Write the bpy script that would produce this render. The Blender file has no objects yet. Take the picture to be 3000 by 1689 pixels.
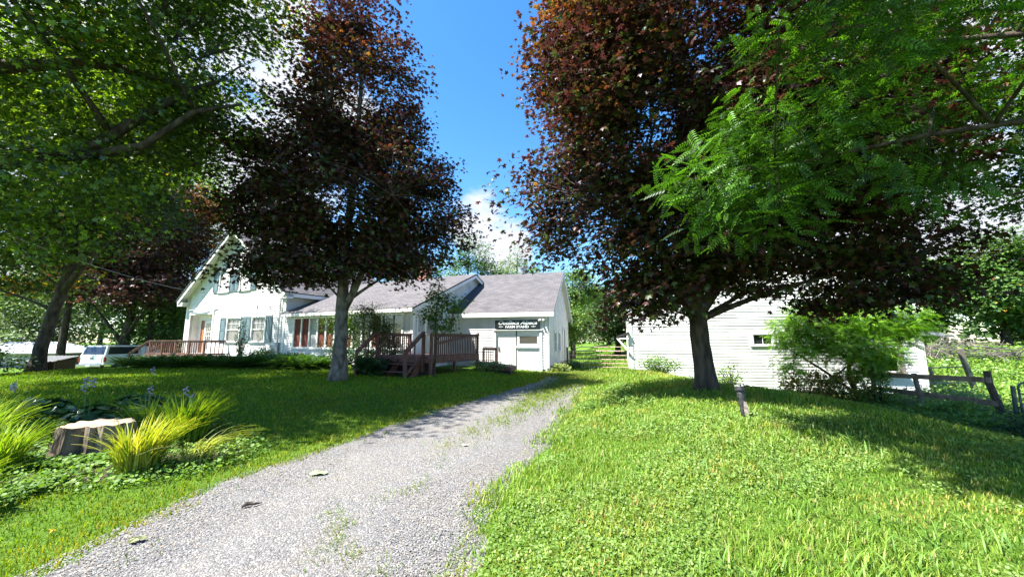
import bpy, math, random
import numpy as np
from mathutils import Vector, noise
S = bpy.context.scene
R = math.radians
rng = np.random.default_rng(7)
random.seed(7)

# ---------------------------------------------------------------- camera
cam = bpy.data.cameras.new('camera'); co = bpy.data.objects.new('camera', cam)
S.collection.objects.link(co); S.camera = co
cam.sensor_width = 36; cam.lens = 13.5; cam.clip_end = 3000; cam.clip_start = .05
co.location = (0, 0, 1.65); co.rotation_euler = (R(90 + 7.9), 0, 0)

# ---------------------------------------------------------------- light
SUN = Vector((-.49, -.16, .86)).normalized()          # direction towards the sun
w = bpy.data.worlds.new('World'); S.world = w; w.use_nodes = True
nt = w.node_tree; nt.nodes.clear()
N = nt.nodes.new; L = nt.links.new
sky = N('ShaderNodeTexSky'); sky.sky_type = 'NISHITA'; sky.sun_disc = False
sky.sun_elevation = math.asin(SUN.z); sky.sun_rotation = math.atan2(SUN.x, SUN.y)
sky.air_density = 1.0; sky.dust_density = .3; sky.ozone_density = 2.5
hs = N('ShaderNodeHueSaturation'); hs.inputs['Saturation'].default_value = 1.3; hs.inputs['Value'].default_value = 1.5
L(sky.outputs[0], hs.inputs['Color'])
tc = N('ShaderNodeTexCoord')
mp = N('ShaderNodeMapping'); mp.inputs['Scale'].default_value = (1, 1, 2.2)
L(tc.outputs['Generated'], mp.inputs['Vector'])
cn = N('ShaderNodeTexNoise'); cn.inputs['Scale'].default_value = 3.4; cn.inputs['Detail'].default_value = 7; cn.inputs['Roughness'].default_value = .55
L(mp.outputs[0], cn.inputs['Vector'])
def skyblob(d, c0, c1):
    d = Vector(d).normalized()
    vm = N('ShaderNodeVectorMath'); vm.operation = 'DOT_PRODUCT'; vm.inputs[1].default_value = d
    L(tc.outputs['Generated'], vm.inputs[0])
    r = N('ShaderNodeMapRange'); r.inputs[1].default_value = c0; r.inputs[2].default_value = c1; r.clamp = True
    r.interpolation_type = 'SMOOTHSTEP'
    L(vm.outputs['Value'], r.inputs[0]); return r.outputs[0]
def mth(op, a, b):
    m = N('ShaderNodeMath'); m.operation = op
    for i, q in enumerate((a, b)):
        if isinstance(q, (int, float)): m.inputs[i].default_value = q
        else: L(q, m.inputs[i])
    return m.outputs[0]
blobs = [skyblob((-.74, .92, .60), .93, .99), skyblob((1.1, .96, .36), .93, .99), skyblob((1.07, .92, .7), .95, .99), skyblob((-1.2, .85, .35), .94, 1.0),
         skyblob((-.9, .3, .8), .95, .99)]
blobs.append(mth('MULTIPLY', skyblob((-.05, .97, .275), .99, .9995), .62))
acc = blobs[0]
for b in blobs[1:]: acc = mth('MAXIMUM', acc, b)
dens = mth('ADD', mth('MULTIPLY', acc, .34), cn.outputs[0])
cr = N('ShaderNodeMapRange'); cr.inputs[1].default_value = .66; cr.inputs[2].default_value = .80; cr.interpolation_type = 'SMOOTHSTEP'
L(dens, cr.inputs[0])
mx = N('ShaderNodeMixRGB'); L(cr.outputs[0], mx.inputs[0]); L(hs.outputs[0], mx.inputs[1])
mx.inputs[2].default_value = (4.3, 4.5, 5.0, 1)
bg = N('ShaderNodeBackground'); bg.inputs[1].default_value = .058
wo = N('ShaderNodeOutputWorld'); L(mx.outputs[0], bg.inputs[0]); L(bg.outputs[0], wo.inputs[0])
sl = bpy.data.lights.new('sun', 'SUN'); sl.energy = 5; sl.angle = R(.55); sl.color = (1, .955, .87)
so = bpy.data.objects.new('sun', sl); S.collection.objects.link(so)
so.rotation_euler = SUN.to_track_quat('Z', 'Y').to_euler(); so.location = (-30, -15, 40)
S.view_settings.view_transform = 'Standard'; S.view_settings.look = 'None'
S.view_settings.exposure = 2.05; S.view_settings.gamma = 1; S.view_settings.use_curve_mapping = False
S.cycles.max_bounces = 6; S.cycles.transparent_max_bounces = 4

# ---------------------------------------------------------------- helpers
def tag(o, label=None, cat=None, group=None, kind=None):
    if label: o['label'] = label
    if cat: o['category'] = cat
    if group: o['group'] = group
    if kind: o['kind'] = kind
    return o
def link(o, parent=None):
    S.collection.objects.link(o)
    if parent is not None: o.parent = parent
    return o
def empty(name, loc, rz=0, label=None, cat=None, group=None):
    o = bpy.data.objects.new(name, None); o.empty_display_size = .3
    o.location = loc; o.rotation_euler = (0, 0, rz); link(o)
    return tag(o, label, cat, group)
class MB:
    def __init__(s): s.v = []; s.f = []
    def add(s, vs, fs):
        b = len(s.v); s.v += [tuple(q) for q in vs]; s.f += [tuple(i + b for i in q) for q in fs]; return s
    def box(s, x0, x1, y0, y1, z0, z1):
        return s.add([(x0,y0,z0),(x1,y0,z0),(x1,y1,z0),(x0,y1,z0),(x0,y0,z1),(x1,y0,z1),(x1,y1,z1),(x0,y1,z1)],
                     [(0,3,2,1),(4,5,6,7),(0,1,5,4),(1,2,6,5),(2,3,7,6),(3,0,4,7)])
    def beam(s, p, q, wd, ht, up=(0, 0, 1)):
        p = Vector(p); q = Vector(q); d = (q - p).normalized(); u = Vector(up)
        sd = d.cross(u)
        if sd.length < 1e-3: sd = d.cross(Vector((0, 1, 0)))
        sd.normalize(); u = sd.cross(d); a = sd * wd / 2; b = u * ht / 2
        return s.add([p-a-b, p+a-b, p+a+b, p-a+b, q-a-b, q+a-b, q+a+b, q-a+b],
                     [(0,3,2,1),(4,5,6,7),(0,1,5,4),(1,2,6,5),(2,3,7,6),(3,0,4,7)])
    def tube(s, pts, rad, n=8, cap=True, wob=0):
        pts = [Vector(p) for p in pts]
        if not hasattr(rad, '__len__'): rad = [rad] * len(pts)
        b = len(s.v); pr = None
        for i, p in enumerate(pts):
            d = (pts[min(i+1, len(pts)-1)] - pts[max(i-1, 0)]).normalized()
            if pr is None:
                pr = d.orthogonal().normalized()
            pr = (pr - d * pr.dot(d)).normalized(); q = d.cross(pr)
            for k in range(n):
                a = 2 * math.pi * k / n
                r = rad[i] * (1 + (wob * noise.noise(Vector((k * 1.7, i * .8, rad[0] * 31))) if wob else 0))
                s.v.append(tuple(p + pr * (math.cos(a) * r) + q * (math.sin(a) * r)))
        for i in range(len(pts) - 1):
            for k in range(n):
                k2 = (k + 1) % n
                s.f.append((b+i*n+k, b+i*n+k2, b+(i+1)*n+k2, b+(i+1)*n+k))
        if cap:
            s.f.append(tuple(b + k for k in reversed(range(n)))); e = b + (len(pts)-1)*n
            s.f.append(tuple(e + k for k in range(n)))
        return s
    def prism(s, poly, a, b, axis='y'):          # poly in (u, z), extruded along y (or x) from a to b
        n = len(poly)
        f = (lambda u, z, t: (u, t, z)) if axis == 'y' else (lambda u, z, t: (t, u, z))
        vs = [f(u, z, a) for u, z in poly] + [f(u, z, b) for u, z in poly]
        return s.add(vs, [tuple(range(n)), tuple(reversed(range(n, 2*n)))] + [(i, i+n, (i+1) % n + n, (i+1) % n) for i in range(n)])
    def build(s, name, mat, parent=None, smooth=False, bevel=0):
        me = bpy.data.meshes.new(name); me.from_pydata(s.v, [], s.f); me.materials.append(mat)
        if smooth: me.polygons.foreach_set('use_smooth', [True] * len(me.polygons))
        me.update()
        o = bpy.data.objects.new(name, me); link(o, parent)
        if bevel:
            m = o.modifiers.new('bevel', 'BEVEL'); m.width = bevel; m.segments = 2; m.limit_method = 'ANGLE'
        return o

def nodes(name):
    m = bpy.data.materials.new(name); m.use_nodes = True; t = m.node_tree
    b = t.nodes['Principled BSDF']; return m, t, b
def col4(c): return (c[0], c[1], c[2], 1)
def mat(name, c, rough=.6, c2=None, scale=6, detail=4, bump=0, bscale=40, metal=0, spec=.5, stretch=None, lo=.35, hi=.65, coord='Object'):
    m, t, b = nodes(name); b.inputs['Roughness'].default_value = rough; b.inputs['Metallic'].default_value = metal
    b.inputs['Specular IOR Level'].default_value = spec
    tcn = t.nodes.new('ShaderNodeTexCoord'); mpn = t.nodes.new('ShaderNodeMapping')
    if stretch: mpn.inputs['Scale'].default_value = stretch
    t.links.new(tcn.outputs[coord], mpn.inputs[0])
    if c2 is None: c2 = tuple(x * .75 for x in c)
    n = t.nodes.new('ShaderNodeTexNoise'); n.inputs['Scale'].default_value = scale; n.inputs['Detail'].default_value = detail
    t.links.new(mpn.outputs[0], n.inputs['Vector'])
    r = t.nodes.new('ShaderNodeValToRGB'); r.color_ramp.elements[0].position = lo; r.color_ramp.elements[1].position = hi
    r.color_ramp.elements[0].color = col4(c2); r.color_ramp.elements[1].color = col4(c)
    t.links.new(n.outputs[0], r.inputs[0]); t.links.new(r.outputs[0], b.inputs['Base Color'])
    if bump:
        n2 = t.nodes.new('ShaderNodeTexNoise'); n2.inputs['Scale'].default_value = bscale; n2.inputs['Detail'].default_value = 5
        t.links.new(mpn.outputs[0], n2.inputs['Vector'])
        bp = t.nodes.new('ShaderNodeBump'); bp.inputs['Strength'].default_value = bump; bp.inputs['Distance'].default_value = .02
        t.links.new(n2.outputs[0], bp.inputs['Height']); t.links.new(bp.outputs[0], b.inputs['Normal'])
    return m
def leafmat(name, trans=.4, gloss=.06, rough=.45, tint=(1, 1, 1)):
    m = bpy.data.materials.new(name); m.use_nodes = True; t = m.node_tree; t.nodes.clear()
    A = t.nodes.new
    at = A('ShaderNodeAttribute'); at.attribute_name = 'Col'
    d = A('ShaderNodeBsdfDiffuse'); tr = A('ShaderNodeBsdfTranslucent'); g = A('ShaderNodeBsdfGlossy'); g.inputs['Roughness'].default_value = rough
    g.inputs['Color'].default_value = (.9, .95, 1, 1)
    mm = A('ShaderNodeMixRGB'); mm.blend_type = 'MULTIPLY'; mm.inputs[0].default_value = 1; mm.inputs[2].default_value = col4(tint)
    m1 = A('ShaderNodeMixShader'); m1.inputs[0].default_value = trans
    m2 = A('ShaderNodeMixShader'); m2.inputs[0].default_value = gloss
    o = A('ShaderNodeOutputMaterial'); K = t.links.new
    K(at.outputs['Color'], d.inputs[0]); K(at.outputs['Color'], mm.inputs[1]); K(mm.outputs[0], tr.inputs[0])
    K(d.outputs[0], m1.inputs[1]); K(tr.outputs[0], m1.inputs[2]); K(m1.outputs[0], m2.inputs[1]); K(g.outputs[0], m2.inputs[2])
    K(m2.outputs[0], o.inputs[0]); return m

# ---------------------------------------------------------------- terrain height
def ss(a, b, x):
    t = np.clip((np.asarray(x, float) - a) / (b - a), 0, 1); return t * t * (3 - 2 * t)
YK = [-12, 0, 3, 4.8, 6.2, 9.2, 12, 15, 18, 21.5, 26]
XL = [-3.3, -3.35, -3.4, -3.4, -2.85, -1.9, -.55, .95, 2.0, 2.9, 3.9]
XR = [-1.0, -.75, -.55, -.15, .35, 1.2, 2.0, 2.75, 3.75, 5.3, 6.1]
def xl(y): return np.interp(y, YK, XL)
def xr(y): return np.interp(y, YK, XR)
def vnoise(x, y, s, seed=0):                                   # smooth value noise
    x = np.asarray(x, float) * s + 311.7 * seed + 5000; y = np.asarray(y, float) * s + 127.3 * seed + 5000
    xi = np.floor(x).astype(np.int64); yi = np.floor(y).astype(np.int64); fx = x - xi; fy = y - yi
    fx = fx * fx * (3 - 2 * fx); fy = fy * fy * (3 - 2 * fy)
    def h(a, b):
        n = (a * 374761393 + b * 668265263 + seed * 69069) & 0x7fffffff
        n = ((n ^ (n >> 13)) * 1274126177) & 0x7fffffff
        return ((n ^ (n >> 16)) & 0xffff) / 65535.0
    return (h(xi, yi)*(1-fx) + h(xi+1, yi)*fx)*(1-fy) + (h(xi, yi+1)*(1-fx) + h(xi+1, yi+1)*fx)*fy
def G(x, y):
    x = np.asarray(x, float); y = np.asarray(y, float)
    z = .2 * ss(6, 20, y)
    z = z + .27 * ss(2, 12.5, y) * ss(0, 3.2, xl(y) - x) * (1 - .5 * ss(15, 20, y) * ss(-4, 1, x)) * (1 - .45 * ss(9, 19, -x))
    d = x - xr(y)
    z = z + (.42 * np.exp(-((y - 8.5) / 5.5) ** 2) + .02) * ss(.2, 2.8, d)
    z = z - .98 * ss(5.6, 12, x) * (1 - ss(17, 27, y))
    z = z - .75 * ss(20, 29, -x)
    z = z + 1.0 * ss(20, 45, y) * ss(9, 16, x)
    z = z - .08 * ss(20, 23, y) * (1 - ss(8, 12, np.abs(x - 3)))
    z = z + .03 * (vnoise(x, y, .7, 3) - .5) * ss(.2, 1.0, np.maximum(xl(y) - x, d))
    return z
def g1(x, y): return float(G(x, y))

# ---------------------------------------------------------------- leaf meshes
def tmpl_maple():
    v = [(0, 0, 0)]; f = []; c = (.36, 0, 0)
    for a, ln, wd in ((0, .66, .17), (52, .55, .15), (-52, .55, .15), (108, .40, .12), (-108, .40, .12)):
        a = R(a); ca, sa = math.cos(a), math.sin(a); b = len(v)
        def q(l, s, z): return (c[0] + l*ca - s*sa, l*sa + s*ca, z)
        v += [q(-.04, 0, .03), q(ln*.42, wd, 0), q(ln, 0, -.12), q(ln*.42, -wd, 0)]
        f.append((b, b+3, b+2, b+1))
    return np.array(v[1:]), [tuple(i-1 for i in q) for q in f]
def tmpl_kite(wd=.3):
    return np.array([(0, 0, 0), (.42, -wd, .06), (1, 0, -.06), (.42, wd, .06)]), [(0, 1, 2), (0, 2, 3)]
def tmpl_round():
    v = [(0, 0, 0)] + [(.5 + .5*math.cos(a), .5*math.sin(a), .07*abs(math.sin(a))) for a in [math.pi*(1 - (k+.5)/3.5) * 1 for k in range(7)]]
    v = [(0, 0, 0), (.2, -.42, .08), (.65, -.5, .06), (1, -.12, 0), (1, .12, 0), (.65, .5, .06), (.2, .42, .08)]
    return np.array(v), [(0, 1, 2, 3), (0, 3, 4), (0, 4, 5, 6)]
def tmpl_pinnate(n=7, ll=.24, wd=.045, droop=.25):
    v = []; f = []
    def leaflet(x, z, a, l):
        b = len(v); ca, sa = math.cos(a), math.sin(a)
        def q(t, s, dz): return (x + t*ca - s*sa, t*sa + s*ca, z + dz)
        v.extend([q(0, 0, 0), q(l*.4, -wd, -.01), q(l, 0, -.06*l/.24), q(l*.4, wd, -.01)]); f.append((b, b+1, b+2, b+3))
    for i in range(n):
        t = .12 + .82 * i / (n - .5); z = -droop * t * t; l = ll * (1 - .35 * abs(t - .5))
        leaflet(t, z, R(68 - 18*t), l); leaflet(t, z, -R(68 - 18*t), l)
    leaflet(1, -droop, 0, ll)
    b = len(v)
    for i in range(4):
        t = i / 3; z = -droop * t * t; v.extend([(t, -.006, z), (t, .006, z)])
    for i in range(3): f.append((b+2*i, b+2*i+1, b+2*i+3, b+2*i+2))
    return np.array(v), f
def tmpl_blade():
    v = [(-.5, 0, 0), (.5, 0, 0), (.4, .18, .45), (-.4, .18, .45), (.2, .5, .8), (-.2, .5, .8), (0, .85, 1)]
    return np.array(v), [(0, 1, 2, 3), (3, 2, 4, 5), (5, 4, 6)]
MAPLE, KITE, ROUND, PINN, BLADE = tmpl_maple(), tmpl_kite(), tmpl_round(), tmpl_pinnate(), tmpl_blade()
OVAL = tmpl_kite(.22)

def make_instanced(name, material, verts, tmpl_faces, k, cols, parent=None):
    """verts (N,k,3), cols (N,3)"""
    n = verts.shape[0]
    me = bpy.data.meshes.new(name)
    me.vertices.add(n * k); me.vertices.foreach_set('co', verts.reshape(-1).astype(np.float32))
    fl = [len(q) for q in tmpl_faces]; idx = np.concatenate([np.array(q) for q in tmpl_faces])
    loops = (idx[None, :] + (np.arange(n) * k)[:, None]).reshape(-1).astype(np.int32)
    starts1 = np.cumsum([0] + fl[:-1]); tot = sum(fl)
    starts = (starts1[None, :] + (np.arange(n) * tot)[:, None]).reshape(-1).astype(np.int32)
    me.loops.add(len(loops)); me.loops.foreach_set('vertex_index', loops)
    me.polygons.add(len(starts)); me.polygons.foreach_set('loop_start', starts)
    me.polygons.foreach_set('loop_total', np.tile(np.array(fl, np.int32), n))
    me.update(calc_edges=True)
    a = me.color_attributes.new('Col', 'FLOAT_COLOR', 'POINT')
    c = np.ones((n, k, 4), np.float32); c[:, :, :3] = cols[:, None, :]
    a.data.foreach_set('color', c.reshape(-1))
    me.materials.append(material); me.validate()
    o = bpy.data.objects.new(name, me); return link(o, parent)
def unit(a): return a / np.maximum(np.linalg.norm(a, axis=-1, keepdims=True), 1e-9)
def leaves(name, material, P, nrm, tdir, size, cols, tmpl, parent=None):
    T, F = tmpl; nrm = unit(nrm); t = unit(tdir - nrm * np.sum(tdir * nrm, -1, keepdims=True)); b = np.cross(nrm, t)
    V = P[:, None, :] + size[:, None, None] * (T[None, :, 0:1]*t[:, None, :] + T[None, :, 1:2]*b[:, None, :] + T[None, :, 2:3]*nrm[:, None, :])
    return make_instanced(name, material, V, F, len(T), cols, parent)
def palette(n, cols, wts, jit=.18):
    cols = np.array(cols, float); i = rng.choice(len(cols), n, p=np.array(wts) / np.sum(wts))
    return np.clip(cols[i] * (1 + jit * rng.standard_normal((n, 1))) , .002, 1)

BARK = mat('bark', (.085, .068, .055), .9, (.028, .022, .018), 9, 6, .9, 22, spec=.15, stretch=(1, 1, .28))
BARKP = mat('bark_lichen', (.2, .18, .155), .9, (.06, .05, .042), 7, 6, .9, 26, spec=.15, stretch=(1, 1, .5))

def curve(a, b, bend, n=6):
    a = Vector(a); b = Vector(b); m = (a + b) / 2 + Vector(bend)
    return [a*(1-t)**2 + m*(2*t*(1-t)) + b*t*t for t in [i/n for i in range(n+1)]]

def tree(name, label, base, trunk, blobs, ncl, nlf, clr, lsize, cfn, tmpl, lmat, bark=BARK, nl=18, cat='tree', group=None,
         flat=.35, gap=.46, up=1.0, tilt=.55, twig=.012, forks=None, nside=9, leaf_down=.25, flare=1.5, shell=.55, gscale=.55, seed=1, lobe=.5):
    global rng
    rng = np.random.default_rng(seed); rr = random.Random(seed)
    bx, by, bz = base
    root = empty(name, base, 0, label, cat, group)
    mb = MB(); tp = [Vector(p[:3]) for p in trunk]; tr = [p[3] for p in trunk]
    # denser path through the trunk points
    pts, rad = [], []
    for i in range(len(tp)-1):
        for k in range(4):
            t = k / 4; pts.append(tp[i].lerp(tp[i+1], t) + Vector((rr.uniform(-1, 1), rr.uniform(-1, 1), 0)) * tr[i]*.07); rad.append(tr[i]*(1-t) + tr[i+1]*t)
    pts.append(tp[-1]); rad.append(tr[-1])
    rad[0] *= flare; rad[1] *= 1 + (flare-1)*.28
    pts[0] = pts[0] - Vector((0, 0, .12))
    mb.tube([p - Vector(base) for p in pts], rad, nside + 3, wob=.12)
    skel = [(p, r) for p, r in zip(pts, rad) if p.z > bz + (tp[-1].z - bz) * .22]
    if forks:
        for fk in forks:
            fp = [Vector(q[:3]) for q in fk]; fr = [q[3] for q in fk]
            mb.tube([p - Vector(base) for p in fp], fr, nside, wob=.1)
            for i in range(len(fp)-1):
                for t in (0, .33, .66): skel.append((fp[i].lerp(fp[i+1], t), fr[i]*(1-t)+fr[i+1]*t))
            skel.append((fp[-1], fr[-1]))
    # cluster centres
    B = np.array([b[:6] for b in blobs], float); vol = B[:, 3]*B[:, 4]*B[:, 5]
    wv = np.array([b[6] if len(b) > 6 else 1 for b in blobs]) * vol ** .8; wv = wv / wv.sum()
    C = []; tries = 0
    while len(C) < ncl and tries < ncl * 30:
        tries += 1
        i = rng.choice(len(B), p=wv); d = rng.standard_normal(3); d /= np.linalg.norm(d)
        q = B[i, :3] + B[i, 3:6] * d * rng.uniform(shell**3, 1) ** (1/3) * (1 + lobe * noise.noise(Vector(d) * 2.1 + Vector((i*5.3, seed, 0))))
        if noise.noise(Vector(q) * gscale + Vector((seed*7.1, 0, 0))) * .5 + .5 < gap * rng.uniform(.75, 1.1): continue
        C.append(q)
    C = np.array(C)
    # limbs
    SK = np.array([s[0][:] for s in skel])
    order = rng.permutation(len(C)); chosen = []
    for j in order:
        if len(chosen) >= nl: break
        if all(np.linalg.norm(C[j] - C[m]) > 1.3 for m in chosen[-8:]): chosen.append(j)
    ends = []
    for j in chosen:
        c = C[j]; hd = np.hypot(SK[:, 0]-c[0], SK[:, 1]-c[1])
        k = int(np.argmin(np.abs(SK[:, 2] - (c[2] - .65*hd)) + .3*hd)); s0, r0 = skel[k]
        ln = (Vector(c) - s0).length; r0 = min(r0*.55, .02 + .013*ln)
        cv = curve(s0, c, (0, 0, .1*ln), 7); rd = [r0*(1-i/7)+.008 for i in range(8)]
        mb.tube([p - Vector(base) for p in cv], rd, 6)
        ends += [(p, r) for p, r in zip(cv, rd)]
    EN = np.array([e[0][:] for e in ends]) if ends else SK
    for c in C:
        d = np.linalg.norm(EN - c, axis=1) + .6*np.maximum(0, EN[:, 2]-c[2]); k = int(np.argmin(d))
        if d[k] < 3.2 and d[k] > .05:
            a = Vector(EN[k]); cv = curve(a, c, (0, 0, .12*d[k]), 3)
            mb.tube([p - Vector(base) for p in cv], [twig*(.6+.5*d[k]), twig*(.5+.3*d[k]), twig*.55, twig*.3], 3, cap=False)
    mb.build('trunk', bark, root, smooth=True)
    # leaves
    n = len(C) * nlf; ci = np.repeat(np.arange(len(C)), nlf)
    crs = clr * rng.uniform(.6, 1.35, len(C))
    off = np.clip(rng.standard_normal((n, 3)), -1.55, 1.55) * np.array([1, 1, flat]) * crs[ci][:, None] * .6
    P = C[ci] + off
    P[:, 2] -= .25 * np.hypot(off[:, 0], off[:, 1])
    cen = B[:, :3].mean(0); out = unit(C[ci] - cen)
    nrm = np.array([0, 0, up]) + tilt * rng.standard_normal((n, 3)) + .35 * out
    td = unit(off + 1e-6) + .7 * rng.standard_normal((n, 3)) + np.array([0, 0, -leaf_down])
    size = lsize * rng.uniform(.65, 1.25, n)
    # colour of each leaf
    cc = cfn(P, C[ci], n)
    leaves('crown', lmat, P - np.array(base), nrm, td, size, cc, tmpl, root)
    return root

# leaf materials
LM_P = leafmat('purple_maple_leaf', .30, .02, .4, (1.15, .85, .75))
LM_G = leafmat('maple_leaf', .5, .04, .4, (1.3, 1.4, .35))
LM_W = leafmat('pinnate_leaf', .38, .02, .4, (1.1, 1.25, .35))
LM_B = leafmat('far_leaf', .35, .03, .5, (1.15, 1.2, .5))
GM = leafmat('grass_blade', .38, .012, .5, (1.25, 1.25, .3))
GREENS = [(.045, .10, .018), (.06, .13, .02), (.085, .17, .025), (.03, .075, .015)]

# ================================================================ GROUND
def grid_axis(lo, hi, near, fine, coarse):
    a = [0.0]
    while a[-1] < hi: a.append(a[-1] + (fine if abs(a[-1]) < near else min(coarse, fine + (abs(a[-1])-near)*.09)))
    b = [0.0]
    while b[-1] > lo: b.append(b[-1] - (fine if abs(b[-1]) < near else min(coarse, fine + (abs(b[-1])-near)*.09)))
    return np.array(sorted(set(b + a)))
gx = grid_axis(-900, 900, 16, .25, 60); gy = grid_axis(-60, 1500, 24, .25, 60)
X, Y = np.meshgrid(gx, gy); Z = G(X, Y)
# sunk slightly beneath the gravel sheet
ind = ss(0, .35, X - xl(Y)) * ss(0, .35, xr(Y) - X) * (Y < 26) * (Y > -12)
Z = Z - .02 * ind
me = bpy.data.meshes.new('lawn'); nx, ny = len(gx), len(gy)
me.vertices.add(nx*ny); me.vertices.foreach_set('co', np.stack([X, Y, Z], -1).reshape(-1))
i = np.arange(nx-1)[None, :] + np.arange(ny-1)[:, None]*nx
q = np.stack([i, i+1, i+1+nx, i+nx], -1).reshape(-1, 4)
me.loops.add(q.size); me.loops.foreach_set('vertex_index', q.reshape(-1).astype(np.int32))
me.polygons.add(len(q)); me.polygons.foreach_set('loop_start', np.arange(len(q), dtype=np.int32)*4)
me.polygons.foreach_set('loop_total', np.full(len(q), 4, np.int32)); me.polygons.foreach_set('use_smooth', np.ones(len(q), bool)); me.update(calc_edges=True)
m, t, b = nodes('lawn_soil'); A = t.nodes.new; K = t.links.new
b.inputs['Roughness'].default_value = .95; b.inputs['Specular IOR Level'].default_value = .1
tcn = A('ShaderNodeTexCoord')
def rampn(scale, pos, cols, detail=6):
    n = A('ShaderNodeTexNoise'); n.inputs['Scale'].default_value = scale; n.inputs['Detail'].default_value = detail; n.inputs['Roughness'].default_value = .65
    K(tcn.outputs['Object'], n.inputs['Vector']); r = A('ShaderNodeValToRGB')
    r.color_ramp.elements[0].position = pos[0]; r.color_ramp.elements[1].position = pos[-1]
    r.color_ramp.elements[0].color = col4(cols[0]); r.color_ramp.elements[1].color = col4(cols[-1])
    for p_, c_ in list(zip(pos, cols))[1:-1]:
        e = r.color_ramp.elements.new(p_); e.color = col4(c_)
    K(n.outputs[0], r.inputs[0]); return r.outputs[0]
ca = rampn(26, (.3, .5, .7), ((.035, .07, .012), (.085, .16, .022), (.15, .24, .035)), 8)
cb = rampn(.35, (.3, .7), ((.8, .95, .8), (1.15, 1.05, 1)), 4)
mm = A('ShaderNodeMixRGB'); mm.blend_type = 'MULTIPLY'; mm.inputs[0].default_value = 1; K(ca, mm.inputs[1]); K(cb, mm.inputs[2]); K(mm.outputs[0], b.inputs['Base Color'])
nn = A('ShaderNodeTexNoise'); nn.inputs['Scale'].default_value = 45; nn.inputs['Detail'].default_value = 6; K(tcn.outputs['Object'], nn.inputs['Vector'])
bp = A('ShaderNodeBump'); bp.inputs['Strength'].default_value = 1; bp.inputs['Distance'].default_value = .06; K(nn.outputs[0], bp.inputs['Height']); K(bp.outputs[0], b.inputs['Normal'])
me.materials.append(m)
tag(link(bpy.data.objects.new('ground', me)), kind='structure')

# gravel sheet
ys = np.concatenate([np.arange(-12, 2, .5), np.arange(2, 20.3, .08)]); us = np.linspace(0, 1, 34)
V = []; F = []
for y in ys:
    a = float(xl(y)) - .10 + .34*(float(vnoise(0, y, 1.1, 5)) - .5) + .14*(float(vnoise(3, y, 5, 6)) - .5)
    c = float(xr(y)) + .12 + .5*(float(vnoise(9, y, .9, 7)) - .5) + .16*(float(vnoise(5, y, 5, 8)) - .5)
    if y > 17: sh = (y - 17)/3.3 * (c - a) * .3; a += sh; c -= sh*.8
    for u in us:
        x = a + (c-a)*u; e = min(u, 1-u)
        V.append((x, y, g1(x, y) + (.014 if .02 < u < .98 else -.03) + (.008*math.sin(u*2*math.pi - 1.5)) + .008*(float(vnoise(x, y, 2, 4))-.5)))
nu = len(us)
for j in range(len(ys)-1):
    for k in range(nu-1): F.append((j*nu+k, j*nu+k+1, (j+1)*nu+k+1, (j+1)*nu+k))
mb = MB(); mb.add(V, F)
m, t, b = nodes('gravel'); A = t.nodes.new; K = t.links.new; b.inputs['Roughness'].default_value = .85; b.inputs['Specular IOR Level'].default_value = .3
tcn = A('ShaderNodeTexCoord')
vo = A('ShaderNodeTexVoronoi'); vo.inputs['Scale'].default_value = 75; K(tcn.outputs['Object'], vo.inputs['Vector'])
sx = A('ShaderNodeSeparateColor'); K(vo.outputs['Color'], sx.inputs[0])
r = A('ShaderNodeValToRGB'); r.color_ramp.elements[0].color = (.068, .066, .066, 1); r.color_ramp.elements[1].color = (.29, .27, .25, 1)
e = r.color_ramp.elements.new(.45); e.color = (.122, .123, .128, 1); e = r.color_ramp.elements.new(.8); e.color = (.17, .165, .163, 1); K(sx.outputs[0], r.inputs[0])
dirt = rampn(1.3, (.45, .7), ((0, 0, 0), (1, 1, 1)), 6)
mm = A('ShaderNodeMixRGB'); mf = A('ShaderNodeMath'); mf.operation = 'MULTIPLY'; mf.inputs[1].default_value = .45; K(dirt, mf.inputs[0]); K(mf.outputs[0], mm.inputs[0])
K(r.outputs[0], mm.inputs[1]); mm.inputs[2].default_value = (.185, .16, .13, 1)
dk = A('ShaderNodeMapRange'); dk.inputs[1].default_value = .0; dk.inputs[2].default_value = .011; dk.inputs[3].default_value = 1; dk.inputs[4].default_value = .8; K(vo.outputs['Distance'], dk.inputs[0])
K(mm.outputs[0], b.inputs['Base Color'])
bp = A('ShaderNodeBump'); bp.invert = True; bp.inputs['Strength'].default_value = .9; bp.inputs['Distance'].default_value = .012; K(vo.outputs['Distance'], bp.inputs['Height']); K(bp.outputs[0], b.inputs['Normal'])
GRAVEL = m
tag(mb.build('driveway', GRAVEL, None, smooth=True), kind='structure')

# loose stones on the near gravel
STM = bpy.data.materials.new('stone'); STM.use_nodes = True; t = STM.node_tree; at = t.nodes.new('ShaderNodeAttribute'); at.attribute_name = 'Col'
t.links.new(at.outputs['Color'], t.nodes['Principled BSDF'].inputs['Base Color']); t.nodes['Principled BSDF'].inputs['Roughness'].default_value = .8
n = 75000
y = 2.4 + 8.5 * rng.random(n)**1.9; x = xl(y) - .1 + (xr(y) - xl(y) + .25) * rng.random(n)
T = np.array([(1, 0, 0), (0, 1, 0), (-1, 0, 0), (0, -1, 0), (0, 0, .8), (0, 0, -.6)]); TF = [(0,1,4),(1,2,4),(2,3,4),(3,0,4)]
nr = unit(np.array([0, 0, 1.0]) + .35*rng.standard_normal((n, 3))); td = rng.standard_normal((n, 3))
P = np.stack([x, y, G(x, y) + .016], -1)
TV = T[:5] * np.array([1, .75, .75])
cols = palette(n, [(.115, .114, .12), (.15, .15, .157), (.08, .08, .08), (.27, .26, .24), (.22, .17, .12)], [4, 5, 2, 1.2, .8], .15)
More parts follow.
